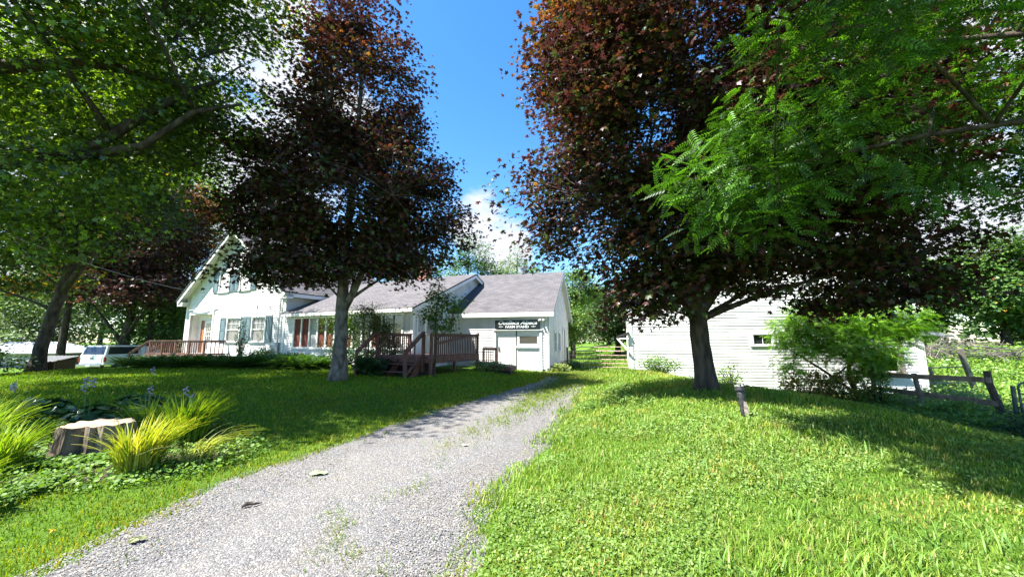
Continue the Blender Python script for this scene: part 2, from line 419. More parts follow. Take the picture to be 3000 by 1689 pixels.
o = leaves('gravel_stones', STM, P, nr, td, rng.uniform(.0045, .0095, n) * (1 + (rng.random(n) < .02)*.9), cols, (TV, TF)); tag(o, 'loose grey crushed stones scattered over the near driveway', 'gravel', kind='stuff')

# ================================================================ BUILDINGS
WHITE = mat('white_siding', (.70, .70, .70), .6, (.50, .50, .485), 1.6, 9, .15, 60, lo=.25, hi=.6)
WTRIM = mat('white_trim', (.80, .80, .79), .5, (.68, .67, .65), 5, 5, .1, 40, lo=.25, hi=.55)
CREAM = mat('cream_paint', (.62, .58, .48), .55, (.5, .46, .38), 4)
SHUT = mat('shutter_paint', (.13, .20, .23), .5, (.10, .15, .175), 5)
CURT = mat('red_curtain', (.20, .045, .02), .8, (.10, .022, .012), 5, 3, stretch=(6, 6, .5))
PALE = mat('pale_curtain', (.45, .45, .43), .8, (.3, .3, .29), 5, stretch=(5, 5, .6))
WOODR = mat('red_brown_deck_wood', (.15, .062, .046), .75, (.075, .032, .024), 4, 6, .4, 30, stretch=(1, 1, 1))
WOODD = mat('weathered_wood', (.24, .20, .165), .85, (.12, .095, .075), 6, 6, .6, 24)
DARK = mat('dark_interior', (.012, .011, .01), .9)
METAL = mat('grey_metal', (.35, .36, .37), .4, metal=.6)
CONC = mat('foundation_concrete', (.28, .27, .25), .9, (.16, .15, .14), 3, 6, .5, 20)
BRICK, t, b = nodes('brick'); b.inputs['Roughness'].default_value = .85
tcn = t.nodes.new('ShaderNodeTexCoord'); br = t.nodes.new('ShaderNodeTexBrick'); br.inputs['Scale'].default_value = 1
br.inputs['Brick Width'].default_value = .2; br.inputs['Row Height'].default_value = .07; br.inputs['Mortar Size'].default_value = .008
br.inputs['Color1'].default_value = (.42, .12, .07, 1); br.inputs['Color2'].default_value = (.33, .09, .05, 1); br.inputs['Mortar'].default_value = (.4, .36, .32, 1)
mpn = t.nodes.new('ShaderNodeMapping'); mpn.inputs['Rotation'].default_value = (R(90), 0, 0); t.links.new(tcn.outputs['Object'], mpn.inputs[0]); t.links.new(mpn.outputs[0], br.inputs[0]); t.links.new(br.outputs[0], b.inputs['Base Color'])
def shingle(name, c1, c2, cm):
    m, t, b = nodes(name); b.inputs['Roughness'].default_value = .9; b.inputs['Specular IOR Level'].default_value = .2
    tcn = t.nodes.new('ShaderNodeTexCoord'); br = t.nodes.new('ShaderNodeTexBrick'); br.inputs['Scale'].default_value = 1
    br.inputs['Brick Width'].default_value = .31; br.inputs['Row Height'].default_value = .13; br.inputs['Mortar Size'].default_value = .009; br.inputs['Mortar Smooth'].default_value = .4
    br.inputs['Color1'].default_value = col4(c1); br.inputs['Color2'].default_value = col4(c2); br.inputs['Mortar'].default_value = col4(cm)
    t.links.new(tcn.outputs['UV'], br.inputs[0])
    n = t.nodes.new('ShaderNodeTexNoise'); n.inputs['Scale'].default_value = 1.2; n.inputs['Detail'].default_value = 6; t.links.new(tcn.outputs['Object'], n.inputs['Vector'])
    r = t.nodes.new('ShaderNodeMapRange'); r.inputs[3].default_value = .72; r.inputs[4].default_value = 1.25; t.links.new(n.outputs[0], r.inputs[0])
    n2 = t.nodes.new('ShaderNodeTexNoise'); n2.inputs['Scale'].default_value = 60; t.links.new(tcn.outputs['Object'], n2.inputs['Vector'])
    r2 = t.nodes.new('ShaderNodeMapRange'); r2.inputs[3].default_value = .7; r2.inputs[4].default_value = 1.3; t.links.new(n2.outputs[0], r2.inputs[0])
    m0 = t.nodes.new('ShaderNodeMath'); m0.operation = 'MULTIPLY'; t.links.new(r.outputs[0], m0.inputs[0]); t.links.new(r2.outputs[0], m0.inputs[1])
    v = t.nodes.new('ShaderNodeVectorMath'); v.operation = 'SCALE'; t.links.new(br.outputs[0], v.inputs[0]); t.links.new(m0.outputs[0], v.inputs['Scale']); t.links.new(v.outputs[0], b.inputs['Base Color'])
    bp = t.nodes.new('ShaderNodeBump'); bp.invert = True; bp.inputs['Strength'].default_value = .7; bp.inputs['Distance'].default_value = .012; t.links.new(br.outputs['Fac'], bp.inputs['Height']); t.links.new(bp.outputs[0], b.inputs['Normal'])
    return m
SHING = shingle('grey_shingles', (.125, .118, .125), (.085, .082, .09), (.045, .043, .047))
GLASS, t, b = nodes('window_glass'); b.inputs['Base Color'].default_value = (.02, .024, .028, 1); b.inputs['Roughness'].default_value = .06; b.inputs['Specular IOR Level'].default_value = .8
CGLASS, t, b = nodes('curtained_glass'); b.inputs['Roughness'].default_value = .12
tcn = t.nodes.new('ShaderNodeTexCoord'); mpn = t.nodes.new('ShaderNodeMapping'); mpn.inputs['Scale'].default_value = (16, 16, 1.2); t.links.new(tcn.outputs['Object'], mpn.inputs[0])
n = t.nodes.new('ShaderNodeTexNoise'); n.inputs['Scale'].default_value = 1; t.links.new(mpn.outputs[0], n.inputs['Vector'])
r = t.nodes.new('ShaderNodeValToRGB'); r.color_ramp.elements[0].color = (.05, .055, .06, 1); r.color_ramp.elements[1].color = (.26, .27, .28, 1); t.links.new(n.outputs[0], r.inputs[0]); t.links.new(r.outputs[0], b.inputs['Base Color'])

def fr(o, sx, nx):                      # wall frame: origin, direction along, outward normal (xy), z up
    return lambda s, z, n: (o[0] + sx[0]*s + nx[0]*n, o[1] + sx[1]*s + nx[1]*n, z)
def fbox(mb, Fm, s0, s1, z0, z1, n0, n1):
    vs = [Fm(s0,z0,n0),Fm(s1,z0,n0),Fm(s1,z0,n1),Fm(s0,z0,n1),Fm(s0,z1,n0),Fm(s1,z1,n0),Fm(s1,z1,n1),Fm(s0,z1,n1)]
    mb.add(vs, [(0,3,2,1),(4,5,6,7),(0,1,5,4),(1,2,6,5),(2,3,7,6),(3,0,4,7)])
def siding(mb, Fm, s0, s1, z0, z1, holes=(), ridge=None, exp=.13, core=.12):
    """clapboards on a rectangle, or on a gable when ridge=(s_peak, z_peak)"""
    def span(z):
        if ridge is None or z <= z1: return s0, s1
        t = (z - z1) / (ridge[1] - z1); return s0 + (ridge[0]-s0)*t, s1 + (ridge[0]-s1)*t
    top = ridge[1] - .04 if ridge else z1; k = 0; z = z0
    rr = random.Random(int(s0*91 + z0*37 + 5))
    while z < top - .01:
        zt = min(z + exp, top); a0, b0 = span(z); a1, b1 = span(zt); seg = [(a0, b0, a1, b1)]; zm = (z+zt)/2
        for (h0, h1, g0, g1_) in holes:
            if g0 < zm < g1_:
                ns = []
                for (p0, q0, p1, q1) in seg:
                    if h1 <= min(p0, p1) or h0 >= max(q0, q1): ns.append((p0, q0, p1, q1)); continue
                    if h0 > p0: ns.append((p0, h0, p1, h0))
                    if h1 < q0: ns.append((h1, q0, h1, q1))
                seg = ns
        for (p0, q0, p1, q1) in seg:
            # butt joints, slight sag
            j = rr.uniform(-.002, .002); d = .024 + rr.uniform(-.003, .003)
            mb.add([Fm(p0, z+j, d), Fm(q0, z+j, d), Fm(q1, zt, .006), Fm(p1, zt, .006), Fm(p0, z+j, 0), Fm(q0, z+j, 0)],
                   [(0, 1, 2, 3), (4, 5, 1, 0), (4, 0, 3), (5, 2, 1)])
        z = zt; k += 1
    # core slab with the holes left open
    zs = sorted({z0, z1} | {h[2] for h in holes if z0 < h[2] < z1} | {h[3] for h in holes if z0 < h[3] < z1})
    for za, zb in zip(zs[:-1], zs[1:]):
        x = s0
        for h in sorted([h for h in holes if h[2] < (za+zb)/2 < h[3]]):
            if h[0] > x: fbox(mb, Fm, x, h[0], za, zb, 0, -core)
            x = h[1]
        if x < s1: fbox(mb, Fm, x, s1, za, zb, 0, -core)
    if ridge:
        vs = [Fm(s0, z1, 0), Fm(s1, z1, 0), Fm(ridge[0], ridge[1], 0), Fm(s0, z1, -core), Fm(s1, z1, -core), Fm(ridge[0], ridge[1], -core)]
        mb.add(vs, [(0, 1, 2), (5, 4, 3), (0, 2, 5, 3), (1, 4, 5, 2)])
def roof_obj(name, panels, material, parent, th=.07):
    """panels: 4 corners (eave a, eave b, ridge b, ridge a); UV in metres"""
    vs = []; fs = []; uv = []
    for p in panels:
        p = [Vector(q) for q in p]; n = (p[1]-p[0]).cross(p[3]-p[0]).normalized()
        if n.z < 0: n = -n
        b = len(vs); vs += [q for q in p] + [q - n*th for q in p]
        ex = (p[1]-p[0]).normalized(); ey = n.cross(ex)
        u = [((q-p[0]).dot(ex), (q-p[0]).dot(ey)) for q in p]
        fl = [(0,1,2,3),(7,6,5,4),(0,4,5,1),(1,5,6,2),(2,6,7,3),(3,7,4,0)]
        for f_ in fl:
            fs.append(tuple(b+i for i in f_)); uv += [u[i % 4] for i in f_]
    me = bpy.data.meshes.new(name); me.from_pydata([tuple(v) for v in vs], [], fs); me.materials.append(material)
    l = me.uv_layers.new(name='UVMap')
    for i, q in enumerate(uv): l.data[i].uv = q
    me.update(); return link(bpy.data.objects.new(name, me), parent)
def window(Fm, s0, s1, z0, z1, parent, glass=None, muntins=None, sash=True, fw=.09, name='window', trim=None):
    """casing flush on the siding, sash and pane recessed"""
    mb = MB(); trim = trim or WTRIM
    fbox(mb, Fm, s0-fw, s0, z0, z1, .045, -.08); fbox(mb, Fm, s1, s1+fw, z0, z1, .045, -.08)
    fbox(mb, Fm, s0-fw-.02, s1+fw+.02, z1, z1+fw, .055, -.08); fbox(mb, Fm, s0-fw-.03, s1+fw+.03, z0-.06, z0, .08, -.08)
    w_ = mb.build(name, trim, parent)
    p = MB(); fbox(p, Fm, s0, s1, z0, z1, -.035, -.05); p.build('pane', glass or GLASS, w_)
    q = MB(); e = .035; h = -.033
    fbox(q, Fm, s0, s0+e, z0+e, z1-e, .0, h); fbox(q, Fm, s1-e, s1, z0+e, z1-e, .0, h); fbox(q, Fm, s0, s1, z0, z0+e, .002, h); fbox(q, Fm, s0, s1, z1-e, z1, .002, h)
    if sash: zm = (z0+z1)/2; fbox(q, Fm, s0+e, s1-e, zm-.022, zm+.022, .004, h)
    if muntins:
        for (a, c_, d_, e_) in muntins: fbox(q, Fm, s0+a*(s1-s0)-.009, s0+c_*(s1-s0)+.009, z0+d_*(z1-z0)-.009, z0+e_*(z1-z0)+.009, -.012, h)
    q.build('sash', trim, w_)
    return w_
def shutter(Fm, s0, s1, z0, z1, parent):
    m_ = MB(); zm = (z0+z1)/2; e = .06
    fbox(m_, Fm, s0, s1, z0, z1, .052, .034)
    fbox(m_, Fm, s0, s0+e, z0, z1, .072, .052); fbox(m_, Fm, s1-e, s1, z0, z1, .072, .052)
    for za, zb in ((z0, z0+e), (zm-e/2, zm+e/2), (z1-e, z1)): fbox(m_, Fm, s0+e, s1-e, za, zb, .070, .052)
    for za, zb in ((z0+e+.04, zm-e/2-.04), (zm+e/2+.04, z1-e-.04)): fbox(m_, Fm, s0+e+.04, s1-e-.04, za, zb, .062, .052)
    return m_.build('shutter', SHUT, parent)

# ---------------- farmhouse with its long ell
H0 = (-22.0, 26.0); TH = R(-26)
hr = empty('farmhouse', (H0[0], H0[1], .3), TH, 'white clapboard farmhouse with steep front gable, blue shutters and a long low windowed ell', 'house')
ZB = .3
def zz(z): return z - ZB
def shift(fn): return lambda s, z, n: fn(s, zz(z), n)
Ff = shift(fr((0, 0), (1, 0), (0, -1))); W = 10.45; D = 8.2
EZ, PZ = 4.72, 8.72; ex, ey, ez_ = 19.47, 5.0, 3.3; erz = 5.50
holes = [(.55, 3.2, .9, 3.42), (4.9, 6.2, 1.66, 3.08), (7.45, 8.65, 1.66, 3.08), (3.62, 4.62, 4.78, 6.1), (5.85, 6.85, 4.78, 6.1)]
mb = MB()
siding(mb, Ff, .0, W, .42, EZ, holes, ridge=(W/2, PZ-.1))
Fl = shift(fr((0, 0), (0, 1), (-1, 0))); siding(mb, Fl, 0, D, .42, EZ)
Fr = shift(fr((W, 0), (0, 1), (1, 0))); siding(mb, Fr, 0, D, 3.4, EZ)
Fb = shift(fr((0, D), (1, 0), (0, 1))); siding(mb, Fb, 0, W, .42, EZ, ridge=(W/2, PZ-.1), exp=.3)
mb.build('wall', WHITE, hr)
mb = MB()
for s in (-.02, W-.12): fbox(mb, Ff, s, s+.13, .42, EZ-.1, .042, -.02)
fbox(mb, Fl, -.045, .1, .42, EZ, .045, -.02)
fbox(mb, Ff, .42, .55, .9, 3.55, .05, -.1); fbox(mb, Ff, 3.2, 3.33, .9, 3.55, .05, -.1); fbox(mb, Ff, .40, 3.35, 3.42, 3.6, .062, -.1)
# rakes, soffits, eave returns
def rake(mb, x0, z0, x1, z1, y0, y1, dpt=.2, off=.0):
    v = Vector((x1-x0, 0, z1-z0)).normalized(); nn_ = Vector((-v.z, 0, v.x));
    if nn_.z < 0: nn_ = -nn_
    a = Vector((x0, 0, z0)); c = Vector((x1, 0, z1)); dn = nn_*dpt
    pl = [a - dn, c - dn, c, a]
    mb.prism([(p.x, p.z) for p in pl], y0, y1)
ov = .5; slope = (PZ-EZ)/(W/2)
for sg in (0, 1):
    xe = -ov if sg == 0 else W+ov; ze = EZ - slope*ov
    rake(mb, xe, zz(ze), W/2, zz(PZ), -.46, -.42, .24)            # rake board
    rake(mb, xe, zz(ze)-.09, W/2, zz(PZ)-.09, -.418, .02, .03)     # soffit
    xa, xb = (-ov, .12) if sg == 0 else (W-.12, W+ov)
    mb.box(xa, xb, -.40, .0, zz(ze)-.32, zz(ze)-.06)              # cornice return
    mb.box(min(xe, xe+.03) if sg == 0 else xe-.03, xe+.03 if sg == 0 else xe, -.41, D+.4, zz(ze)-.22, zz(ze)-.02)
    a_, b_ = (-ov+.03, -.002) if sg == 0 else (W+.002, W+ov-.03)
    mb.box(a_, b_, .0, D+.4, zz(ze)-.20, zz(ze)-.17)
mb.build('trim', WTRIM, hr)
zr = PZ + .05; ze = EZ - slope*ov + .05
roof_obj('roof', [((-ov-.04, -.5, zz(ze)-.02), (-ov-.04, D+.45, zz(ze)-.02), (W/2, D+.45, zz(zr)), (W/2, -.5, zz(zr))),
                  ((W+ov+.04, D+.45, zz(ze)-.02), (W+ov+.04, -.5, zz(ze)-.02), (W/2, -.5, zz(zr)), (W/2, D+.45, zz(zr)))], SHING, hr)
mb = MB(); mb.box(.02, W-.02, .02, D-.02, -.5, zz(.42)); mb.box(W, ex-.03, .03, 8.3, -.5, zz(.44)); mb.build('foundation', CONC, hr)
M6 = [(1/3, 1/3, .5, 1), (2/3, 2/3, .5, 1), (0, 1, .75, .75)]
for (a, c_, z0, z1), g_ in zip(holes[1:], (CGLASS, CGLASS, GLASS, GLASS)):
    window(Ff, a, c_, z0, z1, hr, g_, M6)
for a, c_, z0, z1 in ((4.18, 4.76, 1.64, 3.1), (6.3, 6.82, 1.64, 3.1), (6.84, 7.34, 1.64, 3.1), (8.77, 9.33, 1.64, 3.1), (2.96, 3.5, 4.76, 6.12), (4.74, 5.2, 4.76, 6.12), (5.25, 5.72, 4.76, 6.12), (6.97, 7.5, 4.76, 6.12)):
    shutter(Ff, a, c_, z0, z1, hr)
# recessed entry
mb = MB(); fbox(mb, Ff, .55, .58, .9, 3.42, -.1, -.5); fbox(mb, Ff, 3.17, 3.2, .9, 3.42, -.1, -.5); fbox(mb, Ff, .58, 3.17, 3.39, 3.42, -.1, -.5); fbox(mb, Ff, .55, 3.2, .84, .9, -.1, -.5)
fbox(mb, Ff, .58, 1.25, .9, 3.39, -.42, -.5); fbox(mb, Ff, 2.75, 3.17, .9, 3.39, -.42, -.5); fbox(mb, Ff, 1.25, 2.75, 3.05, 3.39, -.42, -.5)
mb.build('entry_recess', WTRIM, hr)
dr = MB(); fbox(dr, Ff, 1.7, 2.7, .92, 3.03, -.3, -.36)
dr = dr.build('door', WTRIM, hr)
mb = MB(); fbox(mb, Ff, 1.87, 2.53, 1.75, 2.85, -.292, -.305); mb.build('pane', GLASS, dr)
mb = MB()
for k in range(1, 3): fbox(mb, Ff, 1.87+.66*k/3-.014, 1.87+.66*k/3+.014, 1.75, 2.85, -.282, -.29)
for k in range(1, 4): fbox(mb, Ff, 1.87, 2.53, 1.75+1.1*k/4-.014, 1.75+1.1*k/4+.014, -.280, -.291)
mb.build('muntins', WTRIM, dr)
mb = MB(); fbox(mb, Ff, 2.6, 2.65, 1.9, 2.0, -.26, -.3); mb.build('handle', METAL, dr)
mb = MB(); fbox(mb, Ff, 1.25, 1.3, .9, 3.05, -.3, -.42); fbox(mb, Ff, 1.3, 1.68, .92, 3.0, -.34, -.38); mb.build('open_inner_door', mat('orange_wood', (.38, .16, .06), .6, (.25, .1, .04), 6), hr)
mb = MB()
fbox(mb, Ff, 9.5, 9.95, 1.15, 1.5, .15, .03); fbox(mb, Ff, 9.951, 10.15, 1.1, 1.62, .17, .03); mb.build('meter_box', mat('electric_box', (.42, .44, .45), .5), hr); mb = MB(); mb.tube([Ff(10.05, 1.6, .1), Ff(10.05, 4.5, .1)], .03, 6); mb.build('conduit', bpy.data.materials['electric_box'], hr); mb = MB() 
mb.tube([Ff(.5, 3.75, .12), Ff(1.5, 3.68, .16), Ff(2.4, 3.72, .16), Ff(3.6, 3.9, .1)], .03, 5)
mb.build('porch_light_bar', bpy.data.materials['electric_box'], hr)

# ell
mb = MB(); e0 = 11.25; pitch = (18.9 - e0) / 12; wz0, wz1 = 1.38, 2.88
siding(mb, Ff, W, ex, .42, ez_-.05, [(e0, 18.9, wz0, wz1)])
Fe = shift(fr((ex, 0), (0, 1), (1, 0)))
siding(mb, Fe, 0, 9.6, .42, ez_, [(.32, .82, 2.05, 2.85), (.98, 1.85, 1.12, 3.1)])
# gable on the ell's end
gm = lambda y: ez_ + (erz-.1-ez_) * (y/ey if y < ey else max(0, (2*ey-y)/ey))
z = ez_
while z < erz-.12:
    zt = min(z+.105, erz-.1); t0 = (z-ez_)/(erz-.1-ez_); t1 = (zt-ez_)/(erz-.1-ez_)
    mb.add([Fe(ey*t0, z, .03), Fe(2*ey-ey*t0, z, .03), Fe(2*ey-ey*t1, zt, .006), Fe(ey*t1, zt, .006), Fe(ey*t0, z, 0), Fe(2*ey-ey*t0, z, 0)], [(0,1,2,3),(4,5,1,0)]); z = zt
mb.add([Fe(0, ez_, 0), Fe(2*ey, ez_, 0), Fe(ey, erz-.1, 0), Fe(0, ez_, -.12), Fe(2*ey, ez_, -.12), Fe(ey, erz-.1, -.12)], [(0,1,2),(5,4,3)])
mb.build('wall', WHITE, hr)
esl = (erz - ez_) / ey; o_ = .35
roof_obj('roof', [((W-.0, -o_, zz(ez_-esl*o_+.03)), (ex+.28, -o_, zz(ez_-esl*o_+.03)), (ex+.28, ey, zz(erz+.03)), (W, ey, zz(erz+.03))),
                  ((ex+.28, 2*ey+.3, zz(ez_-esl*.3+.03)), (W, 2*ey+.3, zz(ez_-esl*.3+.03)), (W, ey, zz(erz+.03)), (ex+.28, ey, zz(erz+.03)))], SHING, hr)
mb = MB()
mb.box(W+.05, ex+.26, -o_-.035, -o_, zz(ez_-esl*o_-.16), zz(ez_-esl*o_+.0)); mb.box(W+.05, ex+.02, -o_+.001, -.03, zz(ez_-esl*o_-.13), zz(ez_-esl*o_-.10))
for (ya, yb) in ((-o_, ey), (2*ey+.3, ey)):
    za = ez_ - esl*(o_ if ya < 0 else .3) - .045; zb = erz - .045
    a_ = (ya, zz(za)); b_ = (yb, zz(zb))
    mb.prism([(a_[0], a_[1]-.17), (b_[0], b_[1]-.17), b_, a_], ex+.245, ex+.275, axis='x')
    mb.prism([(a_[0], a_[1]-.06), (b_[0], b_[1]-.06), (b_[0], b_[1]-.03), (a_[0], a_[1]-.03)], ex+.02, ex+.245, axis='x')
fbox(mb, Ff, ex-.1, ex+.03, .42, ez_-.15, .042, -.02); fbox(mb, Fe, -.04, .1, .42, ez_-.1, .045, -.02)
fbox(mb, Ff, e0-.14, 19.04, wz1, wz1+.14, .06, -.05); fbox(mb, Ff, e0-.14, 19.04, wz0-.1, wz0, .09, -.05)
mb.build('trim', WTRIM, hr)
wdw = MB()
for k in range(13): s = e0 + pitch*k; fbox(wdw, Ff, s-.05, s+.05, wz0, wz1, .05, -.05)
wdw = wdw.build('window', WTRIM, hr)
for k in range(12):
    s = e0 + pitch*k; p = MB(); fbox(p, Ff, s+.05, s+pitch-.05, wz0, wz1, -.02, -.04)
    m_ = [CURT, CURT, PALE, CURT, CURT, GLASS, CURT, GLASS, GLASS, CURT, GLASS, GLASS][k]
    p.build('pane', m_, wdw)
window(Fe, .32, .82, 2.05, 2.85, hr, PALE, sash=False)
dr = MB(); fbox(dr, Fe, .98, 1.85, 1.12, 3.1, -.02, -.07); fbox(dr, Fe, .9, .98, 1.12, 3.18, .05, -.07); fbox(dr, Fe, 1.85, 1.93, 1.12, 3.18, .05, -.07); fbox(dr, Fe, .9, 1.93, 3.1, 3.2, .055, -.07)
dr = dr.build('door', CREAM, hr); p = MB(); fbox(p, Fe, 1.08, 1.75, 1.95, 2.95, -.01, -.022); p.build('pane', CGLASS, dr)
mb = MB(); c0 = 16.05; mb.box(c0-.33, c0+.33, ey-.3, ey+.3, zz(5.2), zz(6.15)); mb.box(c0-.37, c0+.37, ey-.34, ey+.34, zz(6.15), zz(6.27)); ch = mb.build('chimney', BRICK, hr)
mb = MB(); mb.box(c0-.3, c0+.3, ey-.27, ey+.27, zz(6.27), zz(6.34)); mb.tube([(c0, ey, zz(6.3)), (c0, ey, zz(6.5))], .13, 10); mb.build('chimney_cap', METAL, ch)
hv = [(17.1, 3.9, 4.98)]
mb = MB(); mb.tube([(17.0, 4.0, zz(5.0)), (17.0, 4.0, zz(5.32))], .05, 8); mb.build('vent_pipe', METAL, hr)

# ---------------- farm stand shed
sr = empty('farm_stand_shed', (1.75, 18.6, .2), R(-15), 'white clapboard shed with grey shingle roof and a black sign board over its doors', 'shed')
ZB = .2
SW, SD = 5.4, 8.0; Fs = shift(fr((0, 0), (1, 0), (0, -1))); Fg = shift(fr((0, 0), (0, 1), (1, 0))); sz, srz = 3.17, 5.72
mb = MB()
siding(mb, Fs, -SW, 0, .36, sz, [(-2.62, -.42, .2, 2.2)], exp=.135)
wh = [(1.75, 2.35, 1.15, 2.15), (3.25, 3.85, 1.15, 2.15), (5.1, 6.1, .45, 2.45)]
siding(mb, Fg, 0, SD, .5, sz, wh, ridge=(SD/2, srz-.08), exp=.135)
Fq = shift(fr((0, SD), (1, 0), (0, 1))); siding(mb, Fq, -SW, 0, .3, sz, exp=.3)
mb.build('wall', WHITE, sr)
mb = MB(); fbox(mb, Fs, -.14, .03, .22, sz, .043, -.02); fbox(mb, Fg, -.043, .12, .3, sz, .045, -.02); fbox(mb, Fs, -.42, -.3, .22, 2.2, .05, -.06); fbox(mb, Fs, -2.74, -2.62, .3, 2.25, .05, -.06)
fbox(mb, Fs, -2.76, -.28, 2.2, 2.25, .09, -.06)
ssl = (srz-sz)/(SD/2); so_ = .17
mb.box(-SW, .3, -so_-.035, -so_, zz(sz-ssl*so_-.2), zz(sz-ssl*so_+.02)); mb.box(-SW, .28, -so_+.001, .0, zz(sz-ssl*so_-.19), zz(sz-ssl*so_-.16))
for ya, yb in ((-so_, SD/2), (SD+so_, SD/2)):
    za = sz - ssl*so_ - .05; a_ = (ya, zz(za)); b_ = (yb, zz(srz-.05))
    mb.prism([(a_[0], a_[1]-.17), (b_[0], b_[1]-.17), b_, a_], .27, .30, axis='x')
    mb.prism([(a_[0], a_[1]-.06), (b_[0], b_[1]-.06), (b_[0], b_[1]-.03), (a_[0], a_[1]-.03)], .02, .27, axis='x')
mb.build('trim', WTRIM, sr)
roof_obj('roof', [((-SW, -so_, zz(sz-ssl*so_+.035)), (.3, -so_, zz(sz-ssl*so_+.035)), (.3, SD/2, zz(srz+.035)), (-SW, SD/2, zz(srz+.035))),
                  ((.3, SD+so_, zz(sz-ssl*so_+.035)), (-SW, SD+so_, zz(sz-ssl*so_+.035)), (-SW, SD/2, zz(srz+.035)), (.3, SD/2, zz(srz+.035)))], SHING, sr)
mb = MB(); mb.box(-SW+.1, -.03, .03, SD-.03, -.5, zz(.36)); mb.box(-.03, .0, .05, SD-.03, -.5, zz(.5)); mb.build('foundation', CONC, sr)
dl = MB(); fbox(dl, Fs, -2.6, -1.62, .24, 2.18, -.02, -.07); dl = dl.build('door', WTRIM, sr)
mb = MB(); fbox(mb, Fs, -2.5, -2.46, 1.2, 1.42, .02, -.02); mb.build('handle', METAL, dl)
d2 = MB(); fbox(d2, Fs, -1.56, -.44, .24, 1.36, .0, -.05); fbox(d2, Fs, -1.60, -.42, 1.36, 1.43, .06, -.05); fbox(d2, Fs, -1.56, -.44, 1.43, 1.5, -.012, -.06); fbox(d2, Fs, -1.56, -1.44, 1.5, 2.18, -.012, -.06); fbox(d2, Fs, -.55, -.44, 1.5, 2.18, -.012, -.06); fbox(d2, Fs, -1.44, -.55, 1.92, 2.18, -.012, -.06); fbox(d2, Fs, -1.44, -.55, 1.5, 1.56, -.012, -.06)
d2 = d2.build('door', WTRIM, sr); tag(d2, 'white panel with a wide dark window in it'); mb = MB(); fbox(mb, Fs, -1.44, -.55, 1.56, 1.92, -.03, -.045); mb.build('pane', GLASS, d2)
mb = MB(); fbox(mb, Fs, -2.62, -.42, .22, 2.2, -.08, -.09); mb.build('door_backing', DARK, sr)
for a, c_, z0, z1 in wh[:2]: window(Fg, a, c_, z0, z1, sr, GLASS, [(.5, .5, 0, 1)])
mb = MB(); fbox(mb, Fg, 5.1, 6.1, .45, 2.45, -.03, -.08); fbox(mb, Fg, 5.0, 5.1, .45, 2.55, .05, -.05); fbox(mb, Fg, 6.1, 6.2, .45, 2.55, .05, -.05); mb.build('side_door', WTRIM, sr)
mb = MB(); mb.tube([(-2.2, SD/2, zz(srz)), (-2.2, SD/2, zz(srz+.35))], .12, 10); mb.tube([(-2.2, SD/2, zz(srz+.35)), (-2.2, SD/2, zz(srz+.42))], .17, 10); mb.build('vent_pipe', METAL, sr)
# sign board
fl_ = empty('farm_stand_sign', (1.75-1.53*math.cos(R(15)) - .075*math.sin(R(15)), 18.6+1.53*math.sin(R(15)) - .075*math.cos(R(15)), 2.27), R(-15), 'black sign board with white script lettering above the shed doors', 'sign')
SBLK = mat('sign_black', (.008, .012, .016), .35); SWHT = mat('sign_white', (.72, .78, .78), .5)
mb = MB(); mb.box(-1.13, 1.13, -.03, .02, .0, .44); sb = mb.build('board', SBLK, fl_, bevel=.004)
def text(body, size, x, z, shear, off, name, space=1, sx=1.0):
    c = bpy.data.curves.new('txt', 'FONT'); c.body = body; c.size = size; c.shear = shear; c.offset = off; c.align_x = 'CENTER'; c.space_character = space; c.extrude = .002; c.resolution_u = 3
    o = bpy.data.objects.new('txt', c); S.collection.objects.link(o); bpy.context.view_layer.update()
    me = bpy.data.meshes.new_from_object(o.evaluated_get(bpy.context.evaluated_depsgraph_get())); bpy.data.objects.remove(o)
    me.materials.clear(); me.materials.append(SWHT); r = bpy.data.objects.new(name, me); link(r, sb); r.location = (x, -.034, z); r.rotation_euler = (R(90), 0, 0); r.scale = (sx, 1, 1); return r
text('OutBaca Alpaca', .27, .0, .225, .42, .007, 'lettering', 1.0, 1.13)
text('FARM STAND', .16, .0, .055, .0, .006, 'lettering', 1.02, 1.22)
for cx in (-.82, .82):
    z = .12; mb = MB()
    for a in range(4):
        an = a*math.pi/2; ca, sa = math.cos(an), math.sin(an); ln = .13 if a % 2 == 0 else .055
        pp = [(0, 0), (ln*.5, .02), (ln, 0), (ln*.5, -.02)]
        mb.add([(cx + u*ca - v*sa, -.036, z + u*sa + v*ca) for u, v in pp], [(0, 1, 2, 3)])
    mb.build('ornament', SWHT, sb)
# paired flood lights under the eave
lr = empty('flood_light', (1.75-.28*math.cos(R(15))-.1*math.sin(R(15)), 18.6+.28*math.sin(R(15))-.1*math.cos(R(15)), 2.72), R(-15), 'white twin flood light fixed beside the sign under the shed eave', 'light fixture')
mb = MB(); mb.box(-.06, .06, -.0, .06, -.05, .07); mb.build('mount', WTRIM, lr)
for sgn in (-1, 1):
    mb = MB(); mb.tube([(sgn*.03, 0, 0), (sgn*.08, -.05, -.02), (sgn*.10, -.14, -.06)], [.025, .045, .065], 10); mb.build('lamp', WTRIM, lr, smooth=True)

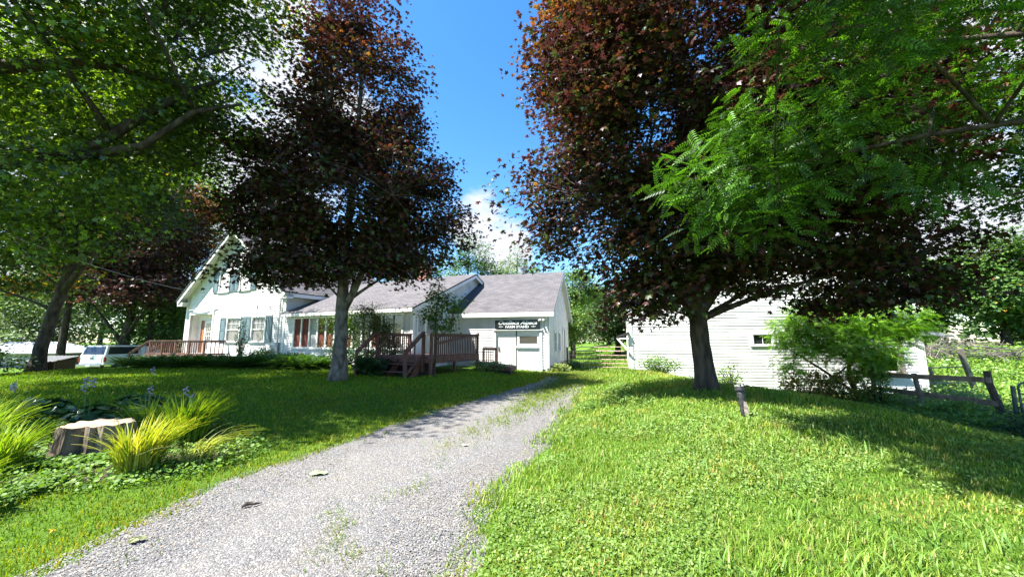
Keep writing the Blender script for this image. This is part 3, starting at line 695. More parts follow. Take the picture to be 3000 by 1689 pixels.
# ---------------- barn
br_ = empty('barn', (6.05, 20.0, .0), R(-16), 'big white clapboard barn with its gable end standing behind the right maple', 'barn')
ZB = 0
BW, BD = 12.04, 15; bz, bp_ = 4.55, 7.9; Fa = shift(fr((0, 0), (1, 0), (0, -1))); Fc = shift(fr((0, 0), (0, 1), (-1, 0))); Fd = shift(fr((BW, 0), (0, 1), (1, 0)))
bh = [(5.65, 6.45, 1.5, 2.0), (10.15, 11.15, .35, 1.25), (9.2, 11.2, 2.35, 2.75)]
bh = bh[:2]
mb = MB(); siding(mb, Fa, 0, BW, -.55, bz, bh, ridge=(BW/2, bp_-.08), exp=.135); siding(mb, Fc, 0, BD, .12, bz, exp=.135); siding(mb, Fd, 0, BD, .12, bz, exp=.135)
Fz = shift(fr((0, BD), (1, 0), (0, 1))); siding(mb, Fz, 0, BW, .12, bz, ridge=(BW/2, bp_-.08), exp=.4); mb.build('wall', WHITE, br_)
mb = MB(); fbox(mb, Fa, -.03, .17, .12, bz-.05, .045, -.02); fbox(mb, Fa, BW-.2, BW+.03, -.55, bz-.05, .045, -.02); fbox(mb, Fc, -.045, .15, .12, bz, .048, -.02); fbox(mb, Fd, -.045, .15, .12, bz, .048, -.02)
fbox(mb, Fa, 8.8, BW-.2, 2.5, 2.62, .07, -.02)
bsl = (bp_-bz)/(BW/2); bo = .35
for sg in (0, 1):
    xe = -bo if sg == 0 else BW+bo; ze = bz - bsl*bo
    rake(mb, xe, ze, BW/2, bp_, -.34, -.30, .2); rake(mb, xe, ze-.08, BW/2, bp_-.08, -.298, .0, .03)
    mb.box(xe-.02, xe+.02, -.3, BD+.3, ze-.2, ze-.02)
mb.build('trim', WTRIM, br_)
roof_obj('roof', [((-bo-.03, -.38, bz-bsl*bo+.03), (-bo-.03, BD+.35, bz-bsl*bo+.03), (BW/2, BD+.35, bp_+.05), (BW/2, -.38, bp_+.05)),
                  ((BW+bo+.03, BD+.35, bz-bsl*bo+.03), (BW+bo+.03, -.38, bz-bsl*bo+.03), (BW/2, -.38, bp_+.05), (BW/2, BD+.35, bp_+.05))], SHING, br_)
mb = MB(); mb.box(.03, BW-.03, .03, BD-.03, -1.5, .12); mb.build('foundation', CONC, br_)
window(Fa, 5.65, 6.45, 1.5, 2.0, br_, GLASS, sash=False, muntins=[(.5, .5, 0, 1)], fw=.12)
mb = MB(); fbox(mb, Fa, 10.0, 10.15, .3, 1.35, .06, -.1); fbox(mb, Fa, 11.15, 11.3, .3, 1.35, .06, -.1); fbox(mb, Fa, 10.0, 11.3, 1.25, 1.38, .07, -.1); fbox(mb, Fa, 9.95, 11.35, .18, .35, .16, -.1)
mb.build('doorway_frame', WOODD, br_)
mb = MB(); mb.add([Fa(10.0, .2, -1.5), Fa(11.3, .2, -1.5), Fa(11.3, 1.6, -1.5), Fa(10.0, 1.6, -1.5)], [(0, 1, 2, 3)]); fbox(mb, Fa, 9.9, 9.95, .2, 1.6, -.1, -1.5); fbox(mb, Fa, 11.35, 11.4, .2, 1.6, -.1, -1.5); mb.build('doorway_inside', DARK, br_)
mb = MB(); mb.add([Fc(-.2, 2.15, .0), Fc(3.2, 2.15, .0), Fc(3.2, 1.95, .62), Fc(-.2, 1.95, .62), Fc(-.2, 2.05, 0), Fc(3.2, 2.05, 0), Fc(3.2, 1.86, .62), Fc(-.2, 1.86, .62)], [(0,1,2,3),(7,6,5,4),(0,3,7,4),(1,5,6,2),(3,2,6,7)])
cn_ = mb.build('door_canopy', SHING, br_); mb = MB()
mb.beam(Fc(-.15, 1.84, .6), Fc(-.15, 1.15, .03), .06, .09, (1, 0, 0)); mb.beam(Fc(-.15, 1.82, .62), Fc(-.15, 1.82, .02), .06, .06); mb.build('bracket', WTRIM, cn_); mb = MB(); mb.beam(Fc(3.1, 1.84, .6), Fc(3.1, 1.15, .03), .06, .09, (1, 0, 0)); mb.build('bracket', WTRIM, cn_)

# ================================================================ TREES
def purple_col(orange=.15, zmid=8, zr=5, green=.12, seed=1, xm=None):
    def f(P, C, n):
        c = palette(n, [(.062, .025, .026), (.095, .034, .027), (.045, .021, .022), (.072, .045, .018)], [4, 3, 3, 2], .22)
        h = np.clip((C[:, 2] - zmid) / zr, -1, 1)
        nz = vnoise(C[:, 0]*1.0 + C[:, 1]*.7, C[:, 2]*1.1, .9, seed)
        sun_left = np.clip((xm - C[:, 0]) / 3.0, 0, 1) if xm is not None else 1.0
        pr = np.clip(orange * (1 + 1.6*h) * (nz > .55) * 2 * sun_left + .008, 0, .9)  # orange leaves weighted high and left: sunlit side put into the leaf colour
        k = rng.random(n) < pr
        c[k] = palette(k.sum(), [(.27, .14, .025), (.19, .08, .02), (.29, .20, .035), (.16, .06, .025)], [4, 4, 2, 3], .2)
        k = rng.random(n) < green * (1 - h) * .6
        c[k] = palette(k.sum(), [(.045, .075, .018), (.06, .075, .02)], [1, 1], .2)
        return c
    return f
def green_col(cols, wts=None, yellow=.02, jit=.2, seed=2, patch=.35):
    def f(P, C, n):
        c = palette(n, cols, wts or [1]*len(cols), jit)
        nz = vnoise(C[:, 0] + C[:, 1]*.6, C[:, 2], .8, seed)
        c *= (1 + patch*(nz[:, None]*2 - 1))
        k = rng.random(n) < yellow * (nz > .72) * 5
        c[k] = palette(k.sum(), [(.38, .22, .03), (.32, .11, .03)], [2, 1], .2)
        return c
    return f
def gz(x, y, dz=0): return (x, y, g1(x, y) + dz)

# purple maple on the lawn, left of the drive
bx, by = -5.76, 13.0; b0 = g1(bx, by)
tree('purple_maple', 'purple leaved maple with pale lichened trunk on the lawn in front of the ell', (bx, by, b0),
     [(bx, by, b0, .25), (bx+.02, by, b0+1.5, .205), (bx-.02, by, b0+2.6, .20), (bx-.05, by+.1, b0+4.4, .15), (bx+.1, by+.1, b0+7.5, .11), (bx+.2, by, b0+11.5, .05)],
     [(-5.9, 13.2, 7.2, 3.5, 3.4, 2.8), (-5.8, 13.1, 10.8, 2.4, 2.5, 3.0), (-8.7, 12.4, 4.0, 1.1, 1.0, .5, .8), (-6.6, 12.3, 4.2, 2.0, 1.3, .6, 1.0), (-3.7, 12.5, 4.5, 1.5, 1.3, .6, .9), (-7.9, 12.7, 5.9, 1.5, 1.8, 1.3, .8), (-3.6, 13, 6.0, 1.9, 2.2, 1.7, .8), (-5.9, 13, 13.0, 1.5, 1.5, 1.2), (-7.4, 12.6, 4.5, 1.9, 1.6, .8, .8), (-3.9, 12.8, 4.6, 1.8, 1.6, .9, .7), (-8.5, 12.6, 7.6, .9, 1.3, .9, .5)],
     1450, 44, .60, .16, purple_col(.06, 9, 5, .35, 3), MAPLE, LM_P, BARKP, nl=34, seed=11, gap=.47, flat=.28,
     forks=[[(bx+.02, by, b0+2.25, .13), (bx+.35, by-.05, b0+2.9, .12), (bx+.75, by, b0+4.0, .10), (bx+1.4, by+.2, b0+6.5, .06)],
            [(bx-.05, by+.1, b0+3.6, .09), (bx-.9, by, b0+5.2, .07), (bx-1.6, by-.1, b0+7.5, .04)]], cat='tree')
# purple maple on the bank, right of the drive
bx, by = 4.77, 9.7; b0 = g1(bx, by)
tree('purple_maple', 'large dark purple maple with its sunlit upper left leaves coloured orange, growing on the grassy bank beside the drive', (bx, by, b0),
     [(bx, by, b0, .245), (bx-.03, by, b0+.9, .225), (bx-.1, by, b0+1.9, .21), (bx-.05, by+.1, b0+3.4, .20), (bx-.1, by+.1, b0+6.5, .14), (bx, by, b0+10.5, .06)],
     [(4.4, 9.9, 8.4, 3.7, 3.8, 4.0, 1.1), (3.8, 7.7, 7.2, 2.2, 1.8, 2.7, 1.1), (6.8, 7.7, 6.2, 2.5, 1.7, 2.1, 1.0), (7.8, 10.1, 6.0, 3.4, 3, 2.6), (9.2, 10.2, 4.6, 1.5, 1.8, 1.0, .5), (2.2, 9.6, 5.2, 1.8, 2.2, 1.6), (3.9, 9.4, 3.75, 2.2, 2.0, .75, 1.0), (6.8, 9.5, 3.9, 2.6, 2.2, .9, 1.1), (.35, 9.5, 5.25, 1.2, 1.0, .75, .5), (2.0, 9.2, 9.3, 1.9, 2, 2.0), (3.2, 8.6, 3.0, .55, .5, .6, .8), (8.0, 9.3, 3.1, 2.6, 1.5, .6, 2.0), (3.35, 9.0, 2.8, .95, .7, .6, 2.2), (5.9, 9.2, 3.2, 1.3, 1.1, .5, 1.2), (10.2, 9.6, 3.9, 1.2, 1.2, .7, .8), (8.5, 9.6, 8.5, 3.0, 3, 2.8)],
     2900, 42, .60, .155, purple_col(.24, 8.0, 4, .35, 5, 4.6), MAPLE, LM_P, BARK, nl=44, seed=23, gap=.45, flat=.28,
     forks=[[(bx-.1, by, b0+1.7, .15), (bx-.7, by-.1, b0+2.9, .12), (bx-1.5, by-.2, b0+4.8, .07), (bx-2.1, by, b0+7, .04)],
            [(bx-.05, by, b0+1.9, .16), (bx+.7, by, b0+2.9, .13), (bx+2.0, by+.1, b0+4.3, .08), (bx+3.4, by+.2, b0+5.5, .04)],
            [(bx-.05, by, b0+2.7, .13), (bx+.4, by-.3, b0+4.2, .10), (bx+1.1, by-.3, b0+6.8, .06)]])
# green maple overhanging from the left
bx, by = -14.5, 7.0; b0 = g1(bx, by)
tree('green_maple', 'green sugar maple whose heavy dark limbs reach in from the left over the lawn', (bx, by, b0),
     [(bx, by, b0, .42), (bx, by, b0+2.5, .36), (bx+.2, by+.2, b0+5, .3), (bx+.6, by+.6, b0+8, .2), (bx+1, by+1, b0+12, .08)],
     [(-12.2, 8.6, 9.2, 4.3, 3.8, 2.4, .8), (-9.7, 9.6, 10.0, 2.7, 3.0, 2.0), (-12.6, 9.2, 5.9, 3.2, 2.6, 1.5), (-15.2, 5.0, 8.6, 2.6, 3.0, 2.8), (-10.6, 11.5, 8.6, 3, 2.2, 1.4, .6), (-8.9, 10.6, 8.3, 1.3, 1.4, 1.0, .4), (-11.6, 9.6, 4.6, 1.4, 1.3, .7, .6), (-8.2, 10.2, 11.8, 1.7, 2, 1.3), (-10.6, 6.0, 10.2, 2.6, 1.3, 1.4, 2.0), (-10.6, 7.4, 12.2, 2.6, 1.8, 1.2, 1.6), (-10.0, 9.6, 13.4, 2.3, 2.0, 1.2, 1.2), (-14.2, 12.6, 9, 3.4, 2.5, 1.8, 1.1), (-17.5, 11, 9.2, 3.0, 2.5, 1.6, 1.1)],
     2200, 34, .70, .165, green_col([(.075, .13, .018), (.11, .185, .022), (.17, .26, .03), (.05, .09, .015)], yellow=.01, seed=4), MAPLE, LM_G, BARK, nl=30, seed=31, gap=.51, tilt=.6,
     forks=[[(bx, by, b0+3.6, .24), (-12.6, 8.2, 5.6, .19), (-10.8, 8.9, 6.1, .15), (-9.8, 9.2, 7.2, .12), (-8.8, 9.6, 8.4, .07), (-8.0, 9.9, 9.0, .035)],
            [(-10.8, 8.9, 6.1, .12), (-9.2, 9.0, 6.5, .09), (-8.3, 9.3, 7.6, .07), (-7.3, 9.6, 8.0, .03)],
            [(bx+.2, by+.2, b0+5, .22), (-12.6, 8.2, 8.0, .17), (-10.6, 8.8, 8.6, .13), (-9.4, 9.3, 8.6, .09), (-8.4, 9.8, 8.3, .04)],
            [(bx, by, b0+4, .2), (-14.6, 4.8, 6.5, .15), (-13.4, 3.2, 8.5, .08)]])
# leaning trunk at the far left
bx, by = -21.3, 17.5; b0 = g1(bx, by)
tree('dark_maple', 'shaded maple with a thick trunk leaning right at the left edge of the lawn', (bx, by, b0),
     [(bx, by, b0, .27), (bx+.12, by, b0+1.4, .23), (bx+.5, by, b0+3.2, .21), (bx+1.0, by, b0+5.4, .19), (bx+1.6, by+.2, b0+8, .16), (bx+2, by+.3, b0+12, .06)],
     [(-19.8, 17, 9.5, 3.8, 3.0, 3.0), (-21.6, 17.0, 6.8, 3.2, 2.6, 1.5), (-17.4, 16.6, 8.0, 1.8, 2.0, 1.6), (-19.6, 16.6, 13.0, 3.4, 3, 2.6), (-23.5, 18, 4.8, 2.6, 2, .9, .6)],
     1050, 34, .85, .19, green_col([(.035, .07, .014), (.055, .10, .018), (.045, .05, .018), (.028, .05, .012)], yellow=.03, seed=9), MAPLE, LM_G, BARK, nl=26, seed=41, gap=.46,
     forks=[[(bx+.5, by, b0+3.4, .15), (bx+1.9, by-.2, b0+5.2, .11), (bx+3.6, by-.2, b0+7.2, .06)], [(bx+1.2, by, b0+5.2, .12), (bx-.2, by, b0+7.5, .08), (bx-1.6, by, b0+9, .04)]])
# second purple maple behind the house deck
bx, by = -30.6, 30.5; b0 = g1(bx, by)
tree('purple_maple', 'distant purple maple with rusty outer leaves standing behind the parked pickup', (bx, by, b0),
     [(bx, by, b0, .32), (bx+.1, by, b0+2.5, .28), (bx+.5, by, b0+5.5, .2), (bx+1, by, b0+11, .07)],
     [(-29.6, 30.2, 10.5, 4.8, 4, 5.0), (-26.6, 29.4, 11.0, 2.3, 2.6, 3.2), (-29.0, 29.0, 5.8, 4.0, 3, 1.5), (-33.5, 29.6, 8.5, 3.2, 3, 3.0), (-24.9, 28.6, 12.6, 1.1, 1.2, 1.4, .6)],
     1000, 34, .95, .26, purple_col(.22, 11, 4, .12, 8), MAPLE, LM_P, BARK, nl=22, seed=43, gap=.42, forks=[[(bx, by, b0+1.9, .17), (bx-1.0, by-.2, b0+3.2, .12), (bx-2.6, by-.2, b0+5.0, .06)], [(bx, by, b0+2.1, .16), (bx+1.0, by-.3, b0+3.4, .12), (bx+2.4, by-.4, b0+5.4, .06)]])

# walnut boughs hanging in from the right (trunk outside the frame)
bx, by = 9.6, 3.4; b0 = g1(bx, by)
WC = [(.035, .085, .012), (.05, .12, .016), (.085, .20, .02), (.028, .065, .012)]
WT = tree('walnut_tree', 'walnut tree with feathery green fronds hanging in front of the right purple maple', (bx, by, b0),
     [(bx, by, b0, .3), (bx-.1, by, b0+3, .25), (bx-.3, by+.2, b0+5, .2), (bx-.5, by+.5, b0+8, .1)],
     [(4.6, 5.8, 5.0, 1.5, 1.2, 1.0, .7), (3.05, 5.4, 4.0, .75, .8, .8, 2.4), (4.1, 5.5, 4.8, .9, .8, .55, 1.2), (3.9, 5.6, 3.7, .8, .7, .45, .6), (6.6, 5.6, 5.4, 1.8, 1.8, 1.2, .45), (7.6, 5.4, 4.2, 1.3, 1.3, .7, .35), (5.6, 5.2, 4.0, 1.0, .9, .5, .35), (3.5, 3.8, 5.1, 1.1, .8, .4, .8), (5.0, 4.0, 5.5, 1.5, 1.0, .5, .7), (8.6, 5.0, 6.6, 2.2, 2.0, 1.5, .5), (5.4, 5.2, 6.6, 1.6, 1.4, .9, .4), (7.2, 3.4, 8.2, 1.6, 1.4, .6, .3)],
     340, 12, .36, .28, green_col(WC, [3, 4, 3, 2], yellow=0, seed=12, jit=.2, patch=.3), PINN, LM_W, BARK, nl=14, seed=53, gap=.38, tilt=.45, flat=.5, leaf_down=.35, twig=.004,
     forks=[[(bx-.1, by, b0+3.4, .13), (7.6, 4.3, 4.5, .05), (5.8, 5.0, 4.5, .03), (3.9, 5.4, 4.2, .012)], [(bx-.3, by, b0+4.4, .12), (7.8, 4.6, 5.8, .05), (5.6, 5.4, 6.2, .02)], [(bx-.1, by, b0+3.2, .05), (8.2, 4.8, 3.9, .03), (7.0, 5.2, 3.7, .012)]], shell=.2)
# unseen canopy added to the walnut above the frame, to shade the bank
n = 9500; BC = [(3.0, 2.7, 8.5, 3.5, 1.8, .55), (6.8, 2.2, 8.4, 2.6, 2.2, .6), (3.2, .9, 8.3, 1.8, 1.7, .5)]
rng = np.random.default_rng(5); bi = rng.choice(3, n, p=[.48, .32, .2]); dd = rng.standard_normal((n, 3)); dd = unit(dd) * rng.random((n, 1))**.4
BCa = np.array(BC); Pw = BCa[bi, :3] + dd*BCa[bi, 3:]; leaves('crown', LM_W, Pw - np.array((bx, by, b0)), np.array([0, 0, 1.]) + .4*rng.standard_normal((n, 3)), rng.standard_normal((n, 3)), .33*rng.uniform(.7, 1.2, n), palette(n, WC, [3, 4, 2, 3]), PINN, WT)
mb = MB()
for q in BC + [(1.9, 3.2, 8.2), (5.2, 3.6, 8.3)]: mb.tube([p - Vector((bx, by, b0)) for p in curve((bx-.4, by+.3, b0+7), q[:3], (0, 0, .5), 6)], [.07, .06, .05, .04, .03, .02, .01], 6)
mb.build('shade_canopy_limbs', BARK, WT)
# a maple bough reaching in from the far right
bx, by = 13.4, 6.2; b0 = g1(bx, by)
tree('green_maple', 'green maple at the right edge with star shaped leaves drooping against the clouds', (bx, by, b0),
     [(bx, by, b0, .26), (bx, by, b0+3, .22), (bx, by, b0+8, .08)],
     [(11.4, 8.4, 6.3, 1.7, 1.4, 1.6), (12.6, 7.0, 7.5, 2.4, 2.0, 1.8), (11.0, 8.6, 4.7, .9, .9, .7, .8)],
     260, 34, .5, .14, green_col(GREENS, yellow=.01, seed=6), MAPLE, LM_G, BARK, nl=12, seed=57, gap=.42)

# background trees: base x,y, crown top z, half width, depth, kind, label
BGC = {'bright': [(.14, .25, .03), (.10, .20, .028), (.18, .28, .035), (.08, .16, .025)], 'mid': [(.07, .145, .028), (.10, .18, .032), (.05, .11, .022)],
       'dark': [(.035, .075, .02), (.05, .10, .024), (.07, .125, .026)], 'pale': [(.14, .20, .07), (.11, .17, .05), (.16, .22, .08)]}
def bgtree(name, label, x, y, ztop, zlow, rx, kind, seed, ncl=330, ls=.30, group=None, ry=None, clr=.95, nlf=26, tr=.25, extra=()):
    ry = ry or rx*.8; b = gz(x, y); h = ztop - b[2]; rz = (ztop - zlow)/2; zc = (ztop + zlow)/2
    r_ = random.Random(seed)
    bl = [(x, y, zc, rx*.72, ry*.75, rz*.95)]
    for k in range(6):
        a = k*1.05 + r_.uniform(-.3, .3); zz_ = zlow + rz*r_.uniform(.35, 1.45)
        bl.append((x + math.cos(a)*rx*.55, y + math.sin(a)*ry*.5, zz_, rx*r_.uniform(.34, .5), ry*.4, rz*r_.uniform(.25, .42), .8))
    bl += list(extra)
    return tree(name, label, b, [(x, y, b[2], tr), (x+.1, y, b[2]+h*.25, tr*.85), (x-.1, y, b[2]+h*.5, tr*.6), (x+.1, y, ztop-.8, tr*.15)], bl, ncl, nlf, clr, ls,
                green_col(BGC[kind], yellow=.004, seed=seed), KITE if ls > .2 else MAPLE, LM_B, BARK, nl=14, seed=seed, gap=.42, group=group, twig=.02, nside=6, tilt=.5)
bgtree('ash_tree', 'tall sunlit yellow green tree rising behind the left roof of the farmhouse', -33.5, 38, 22.5, 7, 5.6, 'bright', 61, 520, .34)
bgtree('ash_tree', 'rounded bright green treetop showing just right of the house gable', -25.5, 43, 17.5, 6, 5.2, 'bright', 62, 380, .34)
bgtree('broadleaf_tree', 'dark leafy tree between the leaning maple and the house roof', -36, 31, 18, 3.5, 5.5, 'dark', 63, 430, .3)
bgtree('broadleaf_tree', 'pale green tree behind the white roofed outbuilding', -43, 36, 9.5, .6, 6, 'pale', 64, 420, .3)
bgtree('broadleaf_tree', 'pale hazy tree low at the far left edge', -56, 40, 12.5, .5, 7, 'pale', 65, 420, .34)
bgtree('broadleaf_tree', 'sunlit green tree seen under the branches behind the pickup', -34, 41, 9, .6, 6, 'mid', 66, 420, .3)
bgtree('broadleaf_tree', 'deep green tree behind the entry deck of the farmhouse', -30, 32, 8, .8, 3.4, 'mid', 67, 300, .26)
bgtree('broadleaf_tree', 'tall dark tree filling the gap at the far left behind the overhanging limbs', -50, 47, 21, 4, 9, 'dark', 68, 560, .42)
bgtree('broadleaf_tree', 'blue green tree rising over the join of the ell and shed roofs', -5.2, 45, 14.8, 3, 4.4, 'mid', 71, 420, .28)
bgtree('locust_tree', 'feathery yellow green tree just above the shed ridge', 0.6, 48, 13.4, 3, 5.2, 'bright', 72, 520, .26)
bgtree('broadleaf_tree', 'green tree behind the house chimney', -13, 44, 13.5, 3, 5.5, 'mid', 73, 380, .32)
bgtree('apple_tree', 'small apple tree at the rear corner of the farm stand shed', 4.15, 27.6, 4.6, 1.5, 1.6, 'bright', 74, 230, .13, tr=.09, clr=.5)
bgtree('apple_tree', 'tall light green tree overlapping the shed gable beyond the gate', 5.4, 34, 9.0, 3.6, 2.7, 'bright', 75, 300, .2, tr=.13, clr=.7)
bgtree('broadleaf_tree', 'dark spreading tree alone in the pasture beyond the pipe gate', 10.6, 39, 8.2, 1.7, 4.3, 'dark', 76, 420, .26, tr=.28)
bgtree('broadleaf_tree', 'small round tree on the left side of the pasture beyond the gate', 6.2, 48, 6.5, .8, 3.2, 'mid', 77, 240, .26)
bgtree('broadleaf_tree', 'broad tree on the pasture skyline left of the barn', 15, 60, 12, 1.2, 6, 'mid', 78, 360, .34)
bgtree('broadleaf_tree', 'rounded green tree first to the right of the barn corner', 42, 42, 10.5, .6, 5.0, 'mid', 81, 620, .4)
bgtree('broadleaf_tree', 'tall dense maple right of the barn with twin dark trunks', 48.5, 38, 13.0, 2.4, 6.2, 'mid', 82, 900, .38, tr=.35)
bgtree('broadleaf_tree', 'dark green tree at the right edge of the meadow', 57, 40, 14, 1.5, 6.5, 'dark', 83, 800, .4)
bgtree('broadleaf_tree', 'bushy bright tree behind the twin trunked maple', 52, 52, 15.5, 2, 7, 'bright', 84, 620, .45)
bgtree('broadleaf_tree', 'sparse airy tree with open branches beside the barn roof', 37.5, 47, 12.5, 3, 4.4, 'dark', 85, 210, .28)
bgtree('broadleaf_tree', 'tall tree closing the skyline at the far right', 66, 46, 13.5, 1, 8, 'mid', 86, 620, .45)

# sumac thicket against the barn
bx, by = 13.6, 15.4; b0 = g1(bx, by)
tree('walnut_sapling', 'bushy bright green walnut sapling spreading in front of the barn wall', (bx, by, b0),
     [(bx, by, b0, .09), (bx-.4, by, b0+1.0, .075), (bx-.2, by, b0+2.0, .05), (bx, by, b0+3.0, .02)],
     [(12.2, 15.0, 2.5, 1.5, 1.0, .75), (14.3, 15.0, 2.5, 1.5, 1.0, .75), (10.9, 15.0, 1.9, .6, .8, .8), (12.6, 14.6, 1.5, 2.0, .9, .7), (15.0, 14.7, 2.15, .8, .8, .4), (10.7, 14.8, .9, .5, .6, .6, .7), (12.5, 14.4, .9, 1.8, .7, .5)],
     800, 10, .36, .30, green_col([(.16, .32, .03), (.21, .37, .035), (.11, .24, .025)], yellow=0, seed=14), PINN, LM_W, BARK, nl=20, seed=91, gap=.36, forks=[[(bx-.2, by, b0+.4, .06), (bx-1.4, by, b0+1.3, .045), (bx-2.8, by, b0+2.2, .02)], [(bx-.3, by, b0+.7, .05), (bx+1, by-.1, b0+1.7, .035), (bx+1.8, by-.1, b0+2.6, .015)]], cat='sapling', twig=.006, shell=.2)
# maple sapling by the deck
bx, by = -2.75, 13.9; b0 = g1(bx, by)
tree('maple_sapling', 'slender young green maple growing through the corner of the deck railing', (bx, by, b0),
     [(bx, by, b0, .035), (bx+.02, by, b0+1.3, .03), (bx-.02, by, b0+2.2, .02), (bx+.1, by, b0+3.3, .01)],
     [(bx+.25, by, 3.1, .5, .4, .55), (bx-.05, by, 3.9, .25, .25, .5), (bx+.75, by, 3.0, .5, .3, .4, .7), (bx-.3, by, 2.7, .35, .3, .35), (bx+.3, by, 2.3, .4, .3, .3)],
     90, 16, .28, .12, green_col([(.06, .14, .02), (.09, .19, .028), (.13, .22, .03)], yellow=0, seed=15), MAPLE, LM_G, BARK, nl=9, seed=93, gap=.25, cat='sapling', twig=.005, shell=.1)
# thin dark saplings in front of the porch windows
for j, (sx_, sy_, h_) in enumerate([(-5.9, 15.9, 2.9), (-7.3, 16.4, 2.7)]):
    b0 = g1(sx_, sy_)
    tree('young_tree', ['thin leafy sapling shading the porch windows beside the deck rail', 'thin leafy sapling just right of the purple maple trunk, in front of the windows'][j], (sx_, sy_, b0),
         [(sx_, sy_, b0, .03), (sx_+.05, sy_, b0+h_*.5, .022), (sx_+.1, sy_, b0+h_, .01)],
         [(sx_+.1, sy_, b0+h_*.72, .8, .45, .7), (sx_+.5, sy_, b0+h_*.6, .6, .4, .5), (sx_-.3, sy_, b0+h_*.85, .5, .4, .4), (sx_, sy_, b0+h_*.35, .7, .4, .5)],
         230, 22, .3, .09, green_col([(.04, .09, .018), (.06, .12, .02), (.035, .07, .016)], yellow=0, seed=16+j), OVAL, LM_G, BARK, nl=9, seed=95+j, gap=.3, cat='sapling', twig=.005, shell=.1)

# ================================================================ OBJECTS
def P2(s, n, z, o=H0, a=-26):       # point in a building frame -> world (s along the front, n outwards)
    c_, s_ = math.cos(R(a)), math.sin(R(a)); return Vector((o[0] + s*c_ + n*s_, o[1] + s*s_ - n*c_, z))
def lerp(a, b, t): return Vector(a) * (1-t) + Vector(b) * t

# ---- entry deck at the front steps of the ell
dk = empty('wooden_deck', tuple(P2(ex, 0, .35)), R(-26), 'red brown wooden deck with wide steps and slatted rails at the ell side door', 'deck')
ZO = .35
DF = 1.12 - ZO
def railing(parent, p, q, h=.88, low=.08, n=None, post=True, posts=(0, 1), bal_drop=0, name='railing', mt=None, ph=None):
    p = Vector(p); q = Vector(q); mt = mt or WOODR; L_ = (q-p).length; mb = MB(); n = n or max(2, int(L_/.125))
    up = Vector((0, 0, 1))
    mb.beam(p+up*(h+.0), q+up*(h+.0), .14, .04); mb.beam(p+up*(h-.07), q+up*(h-.07), .04, .09)
    if not bal_drop: mb.beam(p+up*low, q+up*low, .04, .09)
    r_ = mb.build(name, mt, parent)
    for k in range(n):
        t = (k+.5)/n; a = lerp(p, q, t); mb = MB(); mb.beam(a+up*(-bal_drop if bal_drop else low+.045), a+up*(h-.115), .036, .036, (1, 0, 0)); mb.build('baluster', mt, r_)
    for t in posts:
        a = lerp(p, q, t); mb = MB(); mb.beam(a+up*(-(ph or .3)), a+up*(h-.02), .09, .09, (1, 0, 0)); mb.build('post', mt, r_)
    return r_
DW, DN = 2.75, 2.15
mb = MB()
for k in range(15):
    y0 = -DN + k*(DN+1.3)/15; mb.box(.04, DW, y0+.003, y0+(DN+1.3)/15-.004, DF-.035, DF)
mb.build('deck_boards', WOODR, dk)
mb = MB(); mb.box(.04, DW, -DN-.045, -DN, DF-.24, DF-.01); mb.box(DW+.0, DW+.04, -DN-.04, 1.2, DF-.24, DF-.01); mb.box(.0, .04, -DN-.04, -.04, DF-.24, DF-.01); mb.build('rim_board', WOODR, dk)
for q in ((.1, -DN+.1), (DW-.1, -DN+.1), (DW-.1, -.5), (1.4, -DN+.1)):
    mb = MB(); mb.beam((q[0], q[1], -.4), (q[0], q[1], DF-.05), .09, .09, (1, 0, 0)); mb.build('deck_post', WOODR, dk)
mb = MB(); mb.box(.1, DW-.1, -DN+.3, -DN+.33, -.3, DF-.25); mb.build('underdeck_shade_panel', mat('underdeck_shade_dark', (.035, .022, .018), .9), dk)  # near-black panel standing in for the shade under the deck
for k, (yy, zt) in enumerate(((-DN-.30, DF-.27), (-DN-.60, DF-.53))):
    mb = MB(); mb.box(.0, DW-.35, yy-.14, yy+.15, zt-.035, zt); mb.build('step', WOODR, dk)
for sx_ in (.05, 1.2, DW-.45):
    mb = MB(); mb.prism([(-DN-.02, DF-.06), (-DN-.8, -.1), (-DN-.95, -.3), (-DN-.6, -.3), (-DN-.02, DF-.4)], sx_, sx_+.045, axis='x'); mb.build('stringer', WOODR, dk)
railing(dk, (.05, -DN+.02, DF), (.05, -.12, DF), bal_drop=.05, posts=(0, .97))
railing(dk, (DW-.02, -DN+.02, DF), (DW-.02, 1.15, DF), bal_drop=.28, posts=(0, 1), ph=1.0, h=.84)
railing(dk, (.0, -DN-.06, DF-.02), (.0, -DN-.95, DF-.72), n=1, posts=(1,), h=.9)
railing(dk, (DW-.33, -DN-.06, DF-.02), (DW-.33, -DN-1.0, DF-.72), n=1, posts=(0, 1), h=.92, ph=.55)
mb = MB(); mb.beam((DW+.06, 1.15, DF+.86), (DW+.06, -DN+.1, DF+.45), .04, .09); mb.build('handrail', WOODR, dk)
# ramp towards the shed
rp = empty('wooden_ramp', tuple(P2(ex+DW+.1, -1.1, .3)), R(-15), 'low wooden ramp running from the deck along the shed wall', 'ramp')
mb = MB(); mb.add([(0, -.5, .50), (1.6, -.5, .30), (1.6, .5, .30), (0, .5, .50), (0, -.5, .34), (1.6, -.5, .14), (1.6, .5, .14), (0, .5, .34)], [(0,1,2,3),(7,6,5,4),(0,4,5,1),(1,5,6,2),(2,6,7,3),(3,7,4,0)]); mb.build('ramp_boards', WOODR, rp)
mb = MB(); mb.box(0, 1.55, -.45, .2, -.2, .14); mb.build('ramp_base', mat('dark_ramp_base', (.03, .02, .016), .9), rp)
